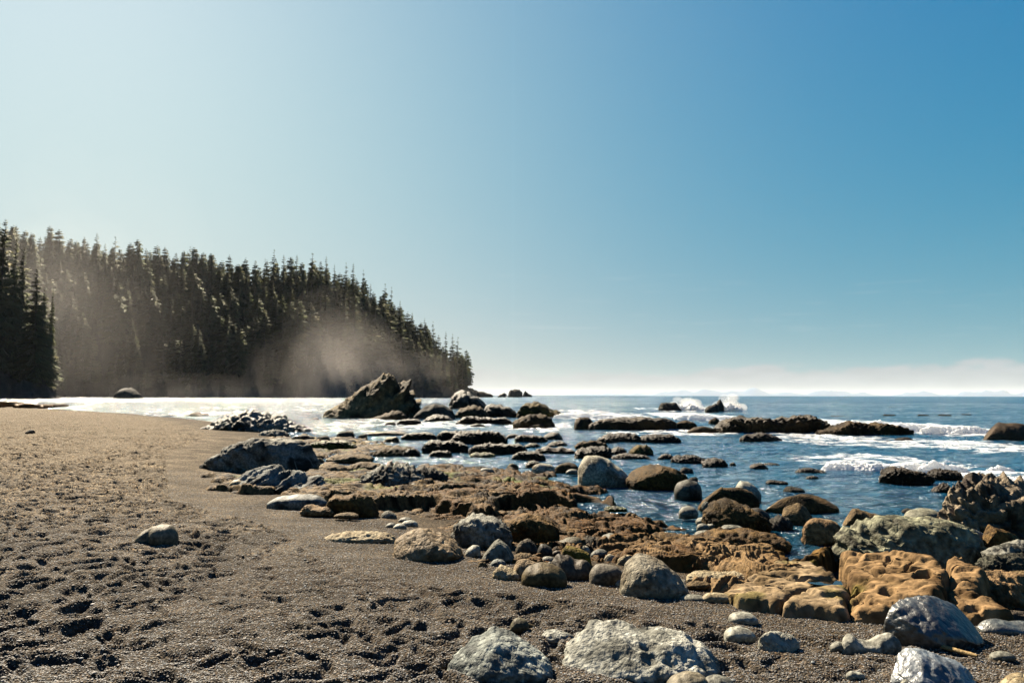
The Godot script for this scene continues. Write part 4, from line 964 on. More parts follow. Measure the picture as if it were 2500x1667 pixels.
	rk("rock_point", "sloping rock point at the foot of the near left trees", "rock", [-413.549, 0, -699.854], [34.279, 9.992, 10.284], "craggy", "dark", [0.4, 0.8, 1, 0.6, 0.4], 34)
	rk("rock_point", "low outer end of the rock point below the left trees", "rock", [-398.535, 0, -715.033], [32.003, 5.999, 9.601], "craggy", "dark", [0.7, 1, 0.8, 0.6, 0.3], 31)


# ------------------------------------------------------------------ orange slabs
func slab(label: String, pts: Array, pal: String, sd: int, pools: Array):
	var poly := PackedVector2Array()
	var A := Basis()
	var lo := Vector2(1e9, 1e9)
	var hi := Vector2(-1e9, -1e9)
	var mean := Vector3.ZERO
	for p in pts:
		poly.append(Vector2(p[0], p[2]))
		lo = lo.min(Vector2(p[0], p[2])); hi = hi.max(Vector2(p[0], p[2]))
		mean += Vector3(p[0], p[1], p[2]) / pts.size()
	# least squares plane
	var sxx := 0.0; var sxz := 0.0; var szz := 0.0; var sxy := 0.0; var szy := 0.0
	for p in pts:
		var dx: float = p[0] - mean.x
		var dz: float = p[2] - mean.z
		var dy: float = p[1] - mean.y
		sxx += dx * dx; sxz += dx * dz; szz += dz * dz; sxy += dx * dy; szy += dz * dy
	var det := sxx * szz - sxz * sxz
	var ax := (sxy * szz - szy * sxz) / det
	var azz := (szy * sxx - sxy * sxz) / det
	var nx := clampi(int((hi.x - lo.x) / 0.011), 40, 200)
	var nz := clampi(int((hi.y - lo.y) / 0.014), 40, 200)
	var P := PackedVector3Array()
	var C := PackedColorArray()
	var K := PackedByteArray()
	var pc: Array = PAL[pal]
	var ca := Vector3(pc[0], pc[1], pc[2]) * 0.7
	var cb := Vector3(pc[3], pc[4], pc[5]) * 0.7
	for r in nz:
		for c in nx:
			var x := lerpf(lo.x - 0.1, hi.x + 0.1, float(c) / (nx - 1))
			var z := lerpf(hi.y + 0.1, lo.y - 0.1, float(r) / (nz - 1))
			var d := dist_poly(Vector2(x, z), poly) + n_low.get_noise_2d(x * 3.0 + sd, z * 3.0) * 0.05 + n_low.get_noise_2d(x * 11.0 + sd, z * 11.0) * 0.012
			var y := mean.y + ax * (x - mean.x) + azz * (z - mean.z)
			var wx := x + n_mid.get_noise_2d(x * 1.5, z * 1.5) * 0.2
			y += n_low.get_noise_2d(x * 1.2 + sd * 3.0, z * 1.6) * 0.045
			var l := absf(n_mid.get_noise_2d(wx * 2.2 + sd, z * 4.2))
			y += (sqrt(l) - 0.5) * 0.035
			var cd := n_cell.get_noise_2d(wx * 3.6 + sd, z * 5.5) + 1.0
			var pit := smoothstep(0.36, 0.12, cd) * smoothstep(0.12, 0.4, n_low.get_noise_2d(x * 1.1, z * 1.1 + sd))
			y -= pit * 0.055
			y += n_hi.get_noise_2d(x * 16.0, z * 16.0) * 0.006
			var f := (y + 0.02 * n_mid.get_noise_2d(x * 0.9, z * 0.9 + sd)) / 0.055
			y = lerpf(y, (floorf(f) + smoothstep(0.3, 0.7, f - floorf(f))) * 0.055, 0.6)
			var cr := absf(n_low.get_noise_2d(x * 0.8 + sd * 5.0, z * 0.8 + 9.0) + 0.05)
			y -= 0.09 * smoothstep(0.03, 0.004, cr)
			for q in pools:
				var g := Vector2((x - q[0]) / q[2], (z - q[1]) / q[3]).length()
				y = lerpf(y, q[4] - 0.03, smoothstep(1.25, 0.85, g))
			var R := 0.07
			if d < R: y -= R * (1.0 - sqrt(maxf(1.0 - pow(1.0 - maxf(d, 0.0) / R, 2.0), 0.0)))
			if d < 0.0: y = lerpf(y, -0.2, smoothstep(0.0, 0.06, -d))
			P.append(Vector3(x, y, z))
			K.append(1 if d > -0.05 else 0)
			var v := cb.lerp(ca, smoothstep(-0.4, 0.3, n_low.get_noise_2d(x * 1.7 + 60.0, z * 1.7 + sd) + 0.4 * n_rock.get_noise_2d(x * 5.0, z * 5.0)))
			v = v.lerp(Vector3(0.17, 0.155, 0.03), smoothstep(0.15, 0.55, n_low.get_noise_2d(x * 1.4, z * 1.4 + 33.0)) * smoothstep(0.42, 0.30, y) * 0.55)
			C.append(Color(v.x, v.y, v.z))
	tag(put("sandstone_slab", grid_mesh(P, C, nz, nx, K), M.slab), label, "rock slab")
	for q in pools: pool(q, 0.0)


func pool(q: Array, lift: float):
	var P := PackedVector3Array([Vector3(q[0], q[4] + lift, q[1])])
	var Nn := PackedVector3Array([Vector3.UP])
	var I := PackedInt32Array()
	for i in 24:
		var a := TAU * i / 24.0
		var k := 1.1 + 0.12 * n_mid.get_noise_2d(cos(a) * 2.0 + q[0] * 5.0, sin(a) * 2.0)
		P.append(Vector3(q[0] + cos(a) * q[2] * k, q[4] + lift, q[1] + sin(a) * q[3] * k))
		Nn.append(Vector3.UP)
		I.append(0); I.append(1 + i); I.append(1 + (i + 1) % 24)
	tag(put("tide_pool", arr_mesh(P, Nn, PackedColorArray(), I), M.pool), "small still pool in the rock reflecting the sky", "", "", "structure")


func make_slabs():
	slab("large central orange sandstone slab sloping up to the grey-green outcrop", [[3.299, 0.36, -7.813], [3.506, 0.5, -7.623], [3.66, 0.62, -7.515], [3.862, 0.62, -7.198], [3.844, 0.56, -6.977], [3.517, 0.36, -6.386], [3.268, 0.3, -6.319], [2.753, 0.28, -6.409], [3.015, 0.3, -7.059]], "ochre", 3, [[3.55, -6.796, 0.069, 0.064, 0.37], [3.175, -6.666, 0.056, 0.068, 0.3]])
	slab("cream-orange slab with a mossy foot, left of the cracked corner of the central slab", [[2.462, 0.31, -6.92], [3.02, 0.32, -7.096], [2.735, 0.27, -6.446], [2.611, 0.26, -6.502], [2.3, 0.25, -6.657]], "tanochre", 4, [])
	slab("wide pale orange slab with a crescent pool, farthest left of the slabs", [[2.026, 0.24, -7.374], [2.389, 0.27, -7.752], [2.725, 0.3, -8.093], [3.052, 0.32, -8.001], [3.047, 0.33, -7.227], [3.057, 0.31, -7.187], [2.506, 0.29, -7.059], [2.295, 0.25, -6.74], [1.956, 0.24, -6.84], [1.914, 0.22, -7.188]], "tanochre", 5, [[2.895, -7.225, 0.159, 0.1, 0.295], [2.358, -7.215, 0.049, 0.038, 0.24]])
	slab("darker orange block right of the water-filled crack", [[4.091, 0.52, -7.345], [4.208, 0.52, -7.346], [4.191, 0.48, -6.981], [3.905, 0.42, -6.569], [3.944, 0.32, -6.231], [3.652, 0.28, -6.228], [3.561, 0.34, -6.443]], "ochre", 6, [])
	slab("lumpy ochre slab in front of the still bay, behind the pale orange slab", [[2.946, 0.26, -8.415], [3.213, 0.28, -8.454], [3.551, 0.32, -8.981], [3.741, 0.34, -9.114], [3.366, 0.33, -8.344], [3.051, 0.3, -8.034]], "ochredark", 7, [])
	slab("dark ochre ledge with shallow pools, left of the lumpy slab", [[2.451, 0.14, -8.85], [2.804, 0.14, -9.438], [3.249, 0.16, -9.499], [3.126, 0.2, -8.845], [2.809, 0.22, -8.344], [2.474, 0.18, -8.338]], "ochredark", 8, [[2.618, -8.632, 0.102, 0.091, 0.13]])


func make_pools():
	pool([-1.407, -14.739, 0.336, 0.307, 0.13], 0.0)
	pool([-0.918, -15.182, 0.231, 0.285, 0.13], 0.0)
	pool([3.896, -7.085, 0.019, 0.541, 0.33], 0.0)
	pool([2.041, -8.451, 0.086, 0.074, 0.12], 0.0)


# ------------------------------------------------------------------ waves, spray, kelp
func make_waves():
	rk("breaking_wave", "near breaking wave, glassy left shoulder of white water", "wave", [9.065, -0.03, -20.755], [1.683, 0.347, 0.505], "wave", "foam", [0.5, 0.8, 0.75, 0.6, 0.7, 0.9], 56).material_override = M.foam
	rk("breaking_wave", "near breaking wave, long white roller curling toward the shelf", "wave", [10.14, -0.03, -20.823], [2.251, 0.304, 0.45], "wave", "foam", [0.8, 0.9, 0.7, 0.75, 0.7, 0.8, 0.9], 75).material_override = M.foam
	rk("breaking_wave", "near breaking wave, splash peak above the brown-topped wet ledge", "wave", [11.332, -0.03, -20.423], [1.414, 0.356, 0.424], "wave", "foam", [0.5, 0.7, 1, 0.85, 0.7, 0.55, 0.4], 48).material_override = M.foam
	rk("breaking_wave", "white wash behind the big knobbly crag", "wave", [11.841, -0.03, -18.638], [2.078, 0.159, 0.519], "wave", "foam", [0.5, 0.8, 0.7, 0.6, 0.8, 0.7], 77).material_override = M.foam
	rk("breaking_wave", "small cresting wave out beyond the big knobbly crag", "wave", [13.106, -0.03, -20.901], [0.83, 0.194, 0.249], "wave", "foam", [0.3, 0.7, 1, 0.7, 0.3], 30).material_override = M.foam
	rk("breaking_wave", "white breaker behind the low two-humped ledge", "wave", [22.202, -0.03, -44.218], [3.884, 0.695, 0.971], "wave", "foam", [0.9, 1, 0.7, 0.8, 0.75, 0.7, 0.6], 61).material_override = M.foam
	rk("breaking_wave", "white breaker running up to the big brown boulder at the right", "wave", [23.552, -0.03, -41.319], [3.699, 0.573, 0.925], "wave", "foam", [0.7, 0.8, 0.8, 0.9, 0.8, 0.7], 62).material_override = M.foam
	rk("breaking_wave", "white water between the wide reef and the two-humped ledge", "wave", [21.621, -0.03, -50.308], [2.209, 0.484, 0.552], "wave", "foam", [0.5, 0.8, 1, 0.9], 30).material_override = M.foam
	rk("breaking_wave", "white breaker behind the right end of the long straight ledge", "wave", [15.175, -0.03, -64.073], [3.679, 0.568, 0.92], "wave", "foam", [0.5, 0.9, 1, 0.8, 0.7], 39).material_override = M.foam
	rk("breaking_wave", "white breaker behind the left end of the wide reef", "wave", [17.998, -0.03, -64.149], [2.817, 0.475, 0.704], "wave", "foam", [0.7, 0.9, 0.7, 0.5], 30).material_override = M.foam
	rk("breaking_wave", "low white wave beyond the long slope of the yellow-topped sea rock", "wave", [5.697, -0.03, -70.869], [3.83, 0.526, 0.766], "wave", "foam", [0.5, 0.8, 0.7, 0.9, 0.6], 37).material_override = M.foam
	rk("breaking_wave", "low white wave behind the long straight ledge", "wave", [9.139, -0.03, -67.247], [4.77, 0.496, 0.954], "wave", "foam", [0.6, 0.9, 0.7, 0.8, 0.5], 49).material_override = M.foam
	rk("wave_splash", "low white splash of the left burst, between the dark block and the spire", "wave", [23.58, 0, -103.243], [4.104, 1.058, 2], "splash", "foam", [0.35, 0.8, 0.6, 1, 0.7, 0.45, 0.25], 60).material_override = M.foam
	rk("wave_splash", "tall white splash of the right burst, behind the spire", "wave", [29.076, 0, -103.666], [3.434, 1.169, 2], "splash", "foam", [0.35, 0.8, 0.6, 1, 0.7, 0.45, 0.25], 60).material_override = M.foam
	rk("floating_kelp", "dark kelp far out, uppermost of the dark patches on the sea", "kelp", [69.827, 0, -141.29], [2.148, 0.12, 1.074], "knob", "kelp", [0.5, 1, 0.6, 0.9, 0.5, 0.8, 0.4], 24)
	rk("floating_kelp", "dark kelp on the sea above the breaker, leftmost of three in a row", "kelp", [43.098, 0, -81.243], [1.166, 0.12, 0.583], "knob", "kelp", [0.5, 1, 0.6, 0.9, 0.5, 0.8, 0.4], 24)
	rk("floating_kelp", "dark kelp on the sea above the breaker, middle of three in a row", "kelp", [45.437, 0, -81.456], [1.376, 0.12, 0.688], "knob", "kelp", [0.5, 1, 0.6, 0.9, 0.5, 0.8, 0.4], 24)
	rk("floating_kelp", "dark kelp on the sea above the breaker, right of three in a row", "kelp", [49.178, 0, -83.861], [1.133, 0.12, 0.567], "knob", "kelp", [0.5, 1, 0.6, 0.9, 0.5, 0.8, 0.4], 24)
	rk("floating_kelp", "dark kelp patch left of the long kelp patch", "kelp", [39.695, 0, -81.554], [1.309, 0.12, 0.654], "knob", "kelp", [0.5, 1, 0.6, 0.9, 0.5, 0.8, 0.4], 24)
	rk("floating_kelp", "dark kelp patch nearest the wide brown reef", "kelp", [31.596, 0, -75.114], [1.522, 0.12, 0.761], "knob", "kelp", [0.5, 1, 0.6, 0.9, 0.5, 0.8, 0.4], 24)
	rk("floating_kelp", "dark thin far kelp patch near the right edge", "kelp", [87.303, 0, -150.069], [2.028, 0.12, 1.014], "knob", "kelp", [0.5, 1, 0.6, 0.9, 0.5, 0.8, 0.4], 24)


func mist(called: String, label: String, at: Vector3, size: Vector3, density: float, colour: Color):
	var f := FogVolume.new()
	f.name = numbered(called)
	f.shape = RenderingServer.FOG_VOLUME_SHAPE_ELLIPSOID
	f.size = size
	f.position = at
	var fm := FogMaterial.new()
	fm.density = density
	fm.albedo = colour
	f.material = fm
	add_child(f, true)
	tag(f, label, "", "", "stuff")


func make_spray():
	mist("mist_bank", "brown mist bank rising before the headland behind the sea stack", Vector3(-150.814, 56.74, -622.123), Vector3(71.47, 69.113, 48.058), 0.000348, Color(1.0, 0.97, 0.94))
	mist("mist_bank", "brown mist bank rising before the headland behind the sea stack", Vector3(-193.152, 13.219, -607.449), Vector3(39.385, 40.324, 27.83), 0.000348, Color(1.0, 0.97, 0.94))
	mist("mist_bank", "brown mist bank rising before the headland behind the sea stack", Vector3(-142.865, -0.175, -603.697), Vector3(63.159, 44.875, 30.418), 0.000348, Color(1.0, 0.97, 0.94))
	mist("mist_bank", "brown mist bank rising before the headland behind the sea stack", Vector3(-109.737, 37.009, -582.98), Vector3(52.917, 52.241, 28.469), 0.000348, Color(1.0, 0.97, 0.94))
	mist("mist_bank", "brown mist bank rising before the headland behind the sea stack", Vector3(-146.488, 22.303, -618.57), Vector3(71.176, 55.504, 30.387), 0.000348, Color(1.0, 0.97, 0.94))
	mist("mist_bank", "brown mist bank rising before the headland behind the sea stack", Vector3(-136.397, 34.457, -623.074), Vector3(90.894, 81.458, 41.946), 0.000348, Color(1.0, 0.97, 0.94))
	mist("mist_bank", "brown mist bank rising before the headland behind the sea stack", Vector3(-118.23, 33.775, -623.328), Vector3(48.881, 49.923, 32.47), 0.000348, Color(1.0, 0.97, 0.94))
	mist("mist_bank", "brown mist bank rising before the headland behind the sea stack", Vector3(-132.035, 13.279, -578.257), Vector3(57.331, 46.567, 40.078), 0.000348, Color(1.0, 0.97, 0.94))
	mist("mist_bank", "brown mist bank rising before the headland behind the sea stack", Vector3(-149.006, 36.705, -590.498), Vector3(38.001, 37.802, 37.019), 0.000348, Color(1.0, 0.97, 0.94))
	mist("mist_bank", "brown mist bank rising before the headland behind the sea stack", Vector3(-168.274, 18.444, -577.85), Vector3(54.879, 57.625, 25.572), 0.000348, Color(1.0, 0.97, 0.94))
	mist("mist_bank", "brown mist bank rising before the headland behind the sea stack", Vector3(-144.188, 25.89, -614.387), Vector3(78.326, 65.412, 39.463), 0.000348, Color(1.0, 0.97, 0.94))
	mist("mist_bank", "brown mist bank rising before the headland behind the sea stack", Vector3(-135.44, 19.828, -622.759), Vector3(38.308, 29.698, 43.893), 0.000348, Color(1.0, 0.97, 0.94))
	mist("mist_bank", "brown mist bank rising before the headland behind the sea stack", Vector3(-123.914, 28.108, -592.74), Vector3(88.043, 78.452, 44.39), 0.000348, Color(1.0, 0.97, 0.94))
	mist("mist_bank", "brown mist bank rising before the headland behind the sea stack", Vector3(-148.246, 56.526, -617.985), Vector3(43.655, 31.38, 48.645), 0.000348, Color(1.0, 0.97, 0.94))
	mist("mist_bank", "brown mist bank rising before the headland behind the sea stack", Vector3(-163.256, 1.522, -620.904), Vector3(42.744, 35.301, 48.105), 0.000348, Color(1.0, 0.97, 0.94))
	mist("mist_bank", "brown mist bank rising before the headland behind the sea stack", Vector3(-145.512, 7.709, -583.874), Vector3(67.269, 49.341, 28.722), 0.000348, Color(1.0, 0.97, 0.94))
	mist("mist_bank", "brown mist bank rising before the headland behind the sea stack", Vector3(-125.862, 21.928, -577.428), Vector3(75.051, 79.113, 38.338), 0.000348, Color(1.0, 0.97, 0.94))
	mist("mist_bank", "brown mist bank rising before the headland behind the sea stack", Vector3(-144.145, -1.806, -616.315), Vector3(59.746, 51.782, 35.544), 0.000348, Color(1.0, 0.97, 0.94))
	mist("mist_bank", "brown mist bank rising before the headland behind the sea stack", Vector3(-138.353, 24.812, -599.678), Vector3(40.827, 40.901, 28.264), 0.000348, Color(1.0, 0.97, 0.94))
	mist("mist_bank", "brown mist bank rising before the headland behind the sea stack", Vector3(-118.321, 31.133, -614.4), Vector3(77.346, 57.508, 35.864), 0.000348, Color(1.0, 0.97, 0.94))
	mist("mist_bank", "brown mist bank rising before the headland behind the sea stack", Vector3(-133.037, 34.906, -597.658), Vector3(45.881, 48.568, 46.306), 0.000348, Color(1.0, 0.97, 0.94))
	mist("mist_bank", "brown mist bank rising before the headland behind the sea stack", Vector3(-168.753, 16.667, -611.475), Vector3(90.547, 79.225, 32.276), 0.000348, Color(1.0, 0.97, 0.94))
	mist("mist_bank", "brown mist bank rising before the headland behind the sea stack", Vector3(-135.948, 8.748, -624.419), Vector3(59.633, 62.295, 40.674), 0.000348, Color(1.0, 0.97, 0.94))
	mist("mist_bank", "brown mist bank rising before the headland behind the sea stack", Vector3(-144.716, 15.55, -588.616), Vector3(64.794, 63.62, 46.685), 0.000348, Color(1.0, 0.97, 0.94))
	mist("mist_bank", "low mist along the right foot of the headland", Vector3(-79.152, 23.578, -617.784), Vector3(65.152, 29.232, 35.193), 0.000538, Color(1.0, 0.97, 0.94))
	mist("mist_bank", "low mist along the right foot of the headland", Vector3(-92.343, 14.398, -609.427), Vector3(65.282, 30.453, 33.818), 0.000538, Color(1.0, 0.97, 0.94))
	mist("mist_bank", "low mist along the right foot of the headland", Vector3(-55.562, 11.659, -613.226), Vector3(61.01, 20.67, 30.94), 0.000538, Color(1.0, 0.97, 0.94))
	mist("mist_bank", "low mist along the right foot of the headland", Vector3(-101.463, 16.692, -622.667), Vector3(58.361, 26.022, 35.953), 0.000538, Color(1.0, 0.97, 0.94))
	mist("mist_bank", "low mist along the right foot of the headland", Vector3(-113.093, 19.731, -623.128), Vector3(64.327, 25.461, 36.858), 0.000538, Color(1.0, 0.97, 0.94))
	mist("mist_bank", "low mist along the right foot of the headland", Vector3(-114.739, 32.462, -628.261), Vector3(96.373, 40.873, 30.587), 0.000538, Color(1.0, 0.97, 0.94))
	mist("mist_bank", "low mist along the right foot of the headland", Vector3(-58.703, 26.558, -609.09), Vector3(53.172, 24.103, 34.394), 0.000538, Color(1.0, 0.97, 0.94))
	mist("mist_bank", "low mist along the right foot of the headland", Vector3(-68.093, -8.225, -613.234), Vector3(87.806, 39.419, 28.416), 0.000538, Color(1.0, 0.97, 0.94))
	mist("mist_bank", "low mist along the right foot of the headland", Vector3(-83.217, 20.851, -618.817), Vector3(81.261, 27.75, 23.2), 0.000538, Color(1.0, 0.97, 0.94))
	mist("mist_bank", "low mist along the middle foot of the headland", Vector3(-260.083, 6.139, -617.438), Vector3(110.601, 19.398, 20.837), 0.000471, Color(1.0, 0.97, 0.94))
	mist("mist_bank", "low mist along the middle foot of the headland", Vector3(-234.025, 0.66, -595.341), Vector3(113.559, 17.544, 23.631), 0.000471, Color(1.0, 0.97, 0.94))
	mist("mist_bank", "low mist along the middle foot of the headland", Vector3(-199.96, 1.202, -605.212), Vector3(86.592, 15.077, 31.803), 0.000471, Color(1.0, 0.97, 0.94))
	mist("mist_bank", "low mist along the middle foot of the headland", Vector3(-239.085, 2.763, -606.215), Vector3(90.904, 13.808, 28.201), 0.000471, Color(1.0, 0.97, 0.94))
	mist("mist_bank", "low mist along the middle foot of the headland", Vector3(-217.588, 7.654, -591.442), Vector3(79.004, 13.765, 21.896), 0.000471, Color(1.0, 0.97, 0.94))
	mist("mist_bank", "low mist along the middle foot of the headland", Vector3(-275.284, -4.412, -628.332), Vector3(120.697, 22.679, 28.382), 0.000471, Color(1.0, 0.97, 0.94))
	mist("mist_bank", "low mist along the middle foot of the headland", Vector3(-257.722, 7.053, -595.684), Vector3(146.651, 25.38, 31.277), 0.000471, Color(1.0, 0.97, 0.94))
	mist("mist_bank", "pale veil of mist over the left end of the forest", Vector3(-272.657, 76.722, -551.067), Vector3(127.802, 170.673, 30.028), 0.000171, Color(1.0, 0.97, 0.94))
	mist("mist_bank", "pale veil of mist over the left end of the forest", Vector3(-340.819, 84.17, -538.442), Vector3(62.306, 75.614, 56.738), 0.000171, Color(1.0, 0.97, 0.94))
	mist("mist_bank", "pale veil of mist over the left end of the forest", Vector3(-327.569, 57.008, -547.49), Vector3(82.968, 113.824, 41.393), 0.000171, Color(1.0, 0.97, 0.94))
	mist("mist_bank", "pale veil of mist over the left end of the forest", Vector3(-275.897, 90.049, -545.589), Vector3(128.105, 176.251, 44.889), 0.000171, Color(1.0, 0.97, 0.94))
	mist("mist_bank", "pale veil of mist over the left end of the forest", Vector3(-347.726, -20.007, -559.505), Vector3(86.025, 90.779, 44.308), 0.000171, Color(1.0, 0.97, 0.94))
	mist("mist_bank", "pale veil of mist over the left end of the forest", Vector3(-332.905, 92.121, -547.586), Vector3(63.383, 81.375, 54.804), 0.000171, Color(1.0, 0.97, 0.94))
	mist("mist_bank", "pale veil of mist over the left end of the forest", Vector3(-355.462, 77.366, -586.115), Vector3(55.001, 70.619, 37.37), 0.000171, Color(1.0, 0.97, 0.94))
	mist("mist_bank", "pale veil of mist over the left end of the forest", Vector3(-257.756, -14.899, -547.591), Vector3(74.627, 89.829, 44.239), 0.000171, Color(1.0, 0.97, 0.94))
	mist("mist_bank", "pale veil of mist over the left end of the forest", Vector3(-341.917, 98.701, -537.091), Vector3(103.715, 132.136, 39.021), 0.000171, Color(1.0, 0.97, 0.94))
	mist("mist_bank", "pale veil of mist over the left end of the forest", Vector3(-329.042, 44.065, -561.792), Vector3(95.126, 108.195, 40.831), 0.000171, Color(1.0, 0.97, 0.94))
	mist("mist_bank", "pale veil of mist over the left end of the forest", Vector3(-314.689, 71.615, -545.145), Vector3(111.438, 126.299, 57.497), 0.000171, Color(1.0, 0.97, 0.94))
	mist("mist_bank", "pale veil of mist over the left end of the forest", Vector3(-330.788, 72.167, -576.703), Vector3(122.46, 137.215, 47.269), 0.000171, Color(1.0, 0.97, 0.94))
	mist("mist_bank", "pale veil of mist over the left end of the forest", Vector3(-355.374, 101.735, -584.703), Vector3(108.597, 119.564, 41.756), 0.000171, Color(1.0, 0.97, 0.94))
	mist("mist_bank", "pale veil of mist over the left end of the forest", Vector3(-317.916, 42.911, -579.801), Vector3(119.681, 114.123, 55.088), 0.000171, Color(1.0, 0.97, 0.94))
	mist("mist_bank", "pale veil of mist over the left end of the forest", Vector3(-348.042, 58.603, -576.844), Vector3(107.551, 144.483, 34.281), 0.000171, Color(1.0, 0.97, 0.94))
	mist("mist_bank", "pale veil of mist over the left end of the forest", Vector3(-343.457, 79.206, -549.844), Vector3(90.878, 90.326, 47.576), 0.000171, Color(1.0, 0.97, 0.94))
	mist("mist_bank", "pale veil of mist over the left end of the forest", Vector3(-306.68, 60.155, -579.176), Vector3(116.59, 150.226, 49.908), 0.000171, Color(1.0, 0.97, 0.94))
	mist("mist_bank", "pale veil of mist over the left end of the forest", Vector3(-352.2, 171.66, -589.9), Vector3(55.954, 69.759, 31.467), 0.000171, Color(1.0, 0.97, 0.94))
	mist("sea_spray", "puff of white spray in the left burst of surf", Vector3(22.412, 0.285, -105.321), Vector3(2.137, 1.48, 3), 0.162, Color(1.0, 0.98, 0.96))
	mist("sea_spray", "puff of white spray in the left burst of surf", Vector3(22.756, 1.474, -106.446), Vector3(1.301, 0.901, 3), 0.089, Color(1.0, 0.98, 0.96))
	mist("sea_spray", "puff of white spray in the left burst of surf", Vector3(23.987, 0.22, -106.529), Vector3(1.485, 1.029, 3), 0.194, Color(1.0, 0.98, 0.96))
	mist("sea_spray", "puff of white spray in the left burst of surf", Vector3(23.988, 0.128, -105.595), Vector3(0.965, 0.669, 3), 0.243, Color(1.0, 0.98, 0.96))
	mist("sea_spray", "puff of white spray in the left burst of surf", Vector3(23.258, 0.193, -105.545), Vector3(2.192, 1.518, 3), 0.208, Color(1.0, 0.98, 0.96))
	mist("sea_spray", "puff of white spray in the left burst of surf", Vector3(24.67, 0.491, -106.634), Vector3(2.283, 1.581, 3), 0.199, Color(1.0, 0.98, 0.96))
	mist("sea_spray", "puff of white spray in the left burst of surf", Vector3(22.097, 0.914, -105.636), Vector3(1.086, 0.752, 3), 0.147, Color(1.0, 0.98, 0.96))
	mist("sea_spray", "puff of white spray in the left burst of surf", Vector3(24.171, 0.774, -106.237), Vector3(1.256, 0.87, 3), 0.172, Color(1.0, 0.98, 0.96))
	mist("sea_spray", "puff of white spray in the left burst of surf", Vector3(24.374, 0.193, -105.272), Vector3(1.642, 1.137, 3), 0.174, Color(1.0, 0.98, 0.96))
	mist("sea_spray", "puff of white spray in the left burst of surf", Vector3(25.182, 0.957, -106.575), Vector3(1.941, 1.344, 3), 0.146, Color(1.0, 0.98, 0.96))
	mist("sea_spray", "puff of white spray in the left burst of surf", Vector3(23.479, 0.184, -104.992), Vector3(0.994, 0.689, 3), 0.208, Color(1.0, 0.98, 0.96))
	mist("sea_spray", "puff of white spray in the left burst of surf", Vector3(23.9, 1.227, -106.687), Vector3(1.347, 0.933, 3), 0.121, Color(1.0, 0.98, 0.96))
	mist("sea_spray", "puff of white spray in the left burst of surf", Vector3(26.067, 0.21, -106.3), Vector3(0.937, 0.649, 3), 0.166, Color(1.0, 0.98, 0.96))
	mist("sea_spray", "puff of white spray in the left burst of surf", Vector3(23.824, 0.975, -105.105), Vector3(2.335, 1.617, 3), 0.107, Color(1.0, 0.98, 0.96))
	mist("sea_spray", "puff of white spray in the right burst of surf", Vector3(29.664, 0.514, -106.027), Vector3(1.681, 1.428, 3), 0.168, Color(1.0, 0.98, 0.96))
	mist("sea_spray", "puff of white spray in the right burst of surf", Vector3(30.625, 0.209, -105.593), Vector3(1.342, 1.141, 3), 0.225, Color(1.0, 0.98, 0.96))
	mist("sea_spray", "puff of white spray in the right burst of surf", Vector3(30.317, 0.649, -106.07), Vector3(1.935, 1.645, 3), 0.178, Color(1.0, 0.98, 0.96))
	mist("sea_spray", "puff of white spray in the right burst of surf", Vector3(28.55, 0.583, -107.061), Vector3(1.844, 1.567, 3), 0.134, Color(1.0, 0.98, 0.96))
	mist("sea_spray", "puff of white spray in the right burst of surf", Vector3(30.629, 0.119, -105.734), Vector3(1.083, 0.92, 3), 0.160, Color(1.0, 0.98, 0.96))
	mist("sea_spray", "puff of white spray in the right burst of surf", Vector3(29.034, 1.602, -106.016), Vector3(1.462, 1.242, 3), 0.086, Color(1.0, 0.98, 0.96))
	mist("sea_spray", "puff of white spray in the right burst of surf", Vector3(29.967, 0.17, -106.506), Vector3(1.455, 1.237, 3), 0.200, Color(1.0, 0.98, 0.96))
	mist("sea_spray", "puff of white spray in the right burst of surf", Vector3(30.141, 0.227, -106.747), Vector3(2.042, 1.736, 3), 0.183, Color(1.0, 0.98, 0.96))
	mist("sea_spray", "puff of white spray in the right burst of surf", Vector3(29.692, 0.408, -107.191), Vector3(1.025, 0.871, 3), 0.235, Color(1.0, 0.98, 0.96))
	mist("sea_spray", "puff of white spray in the right burst of surf", Vector3(30.37, 1.717, -105.879), Vector3(1.318, 1.121, 3), 0.087, Color(1.0, 0.98, 0.96))
	mist("sea_spray", "puff of white spray in the right burst of surf", Vector3(30.332, 1.736, -106.673), Vector3(1.464, 1.244, 3), 0.085, Color(1.0, 0.98, 0.96))
	mist("sea_spray", "puff of white spray in the right burst of surf", Vector3(30.74, 0.24, -106.853), Vector3(1.828, 1.554, 3), 0.155, Color(1.0, 0.98, 0.96))
	mist("sea_spray", "puff of white spray in the right burst of surf", Vector3(26.961, 0.15, -106.526), Vector3(1.122, 0.954, 3), 0.193, Color(1.0, 0.98, 0.96))
	mist("sea_spray", "puff of white spray in the right burst of surf", Vector3(31.319, 0.402, -105.79), Vector3(1.459, 1.24, 3), 0.215, Color(1.0, 0.98, 0.96))
	# drops of the two bursts
	var rg := RandomNumberGenerator.new()
	rg.seed = 99
	var sm := SphereMesh.new()
	sm.radius = 0.5; sm.height = 1.0; sm.radial_segments = 6; sm.rings = 3
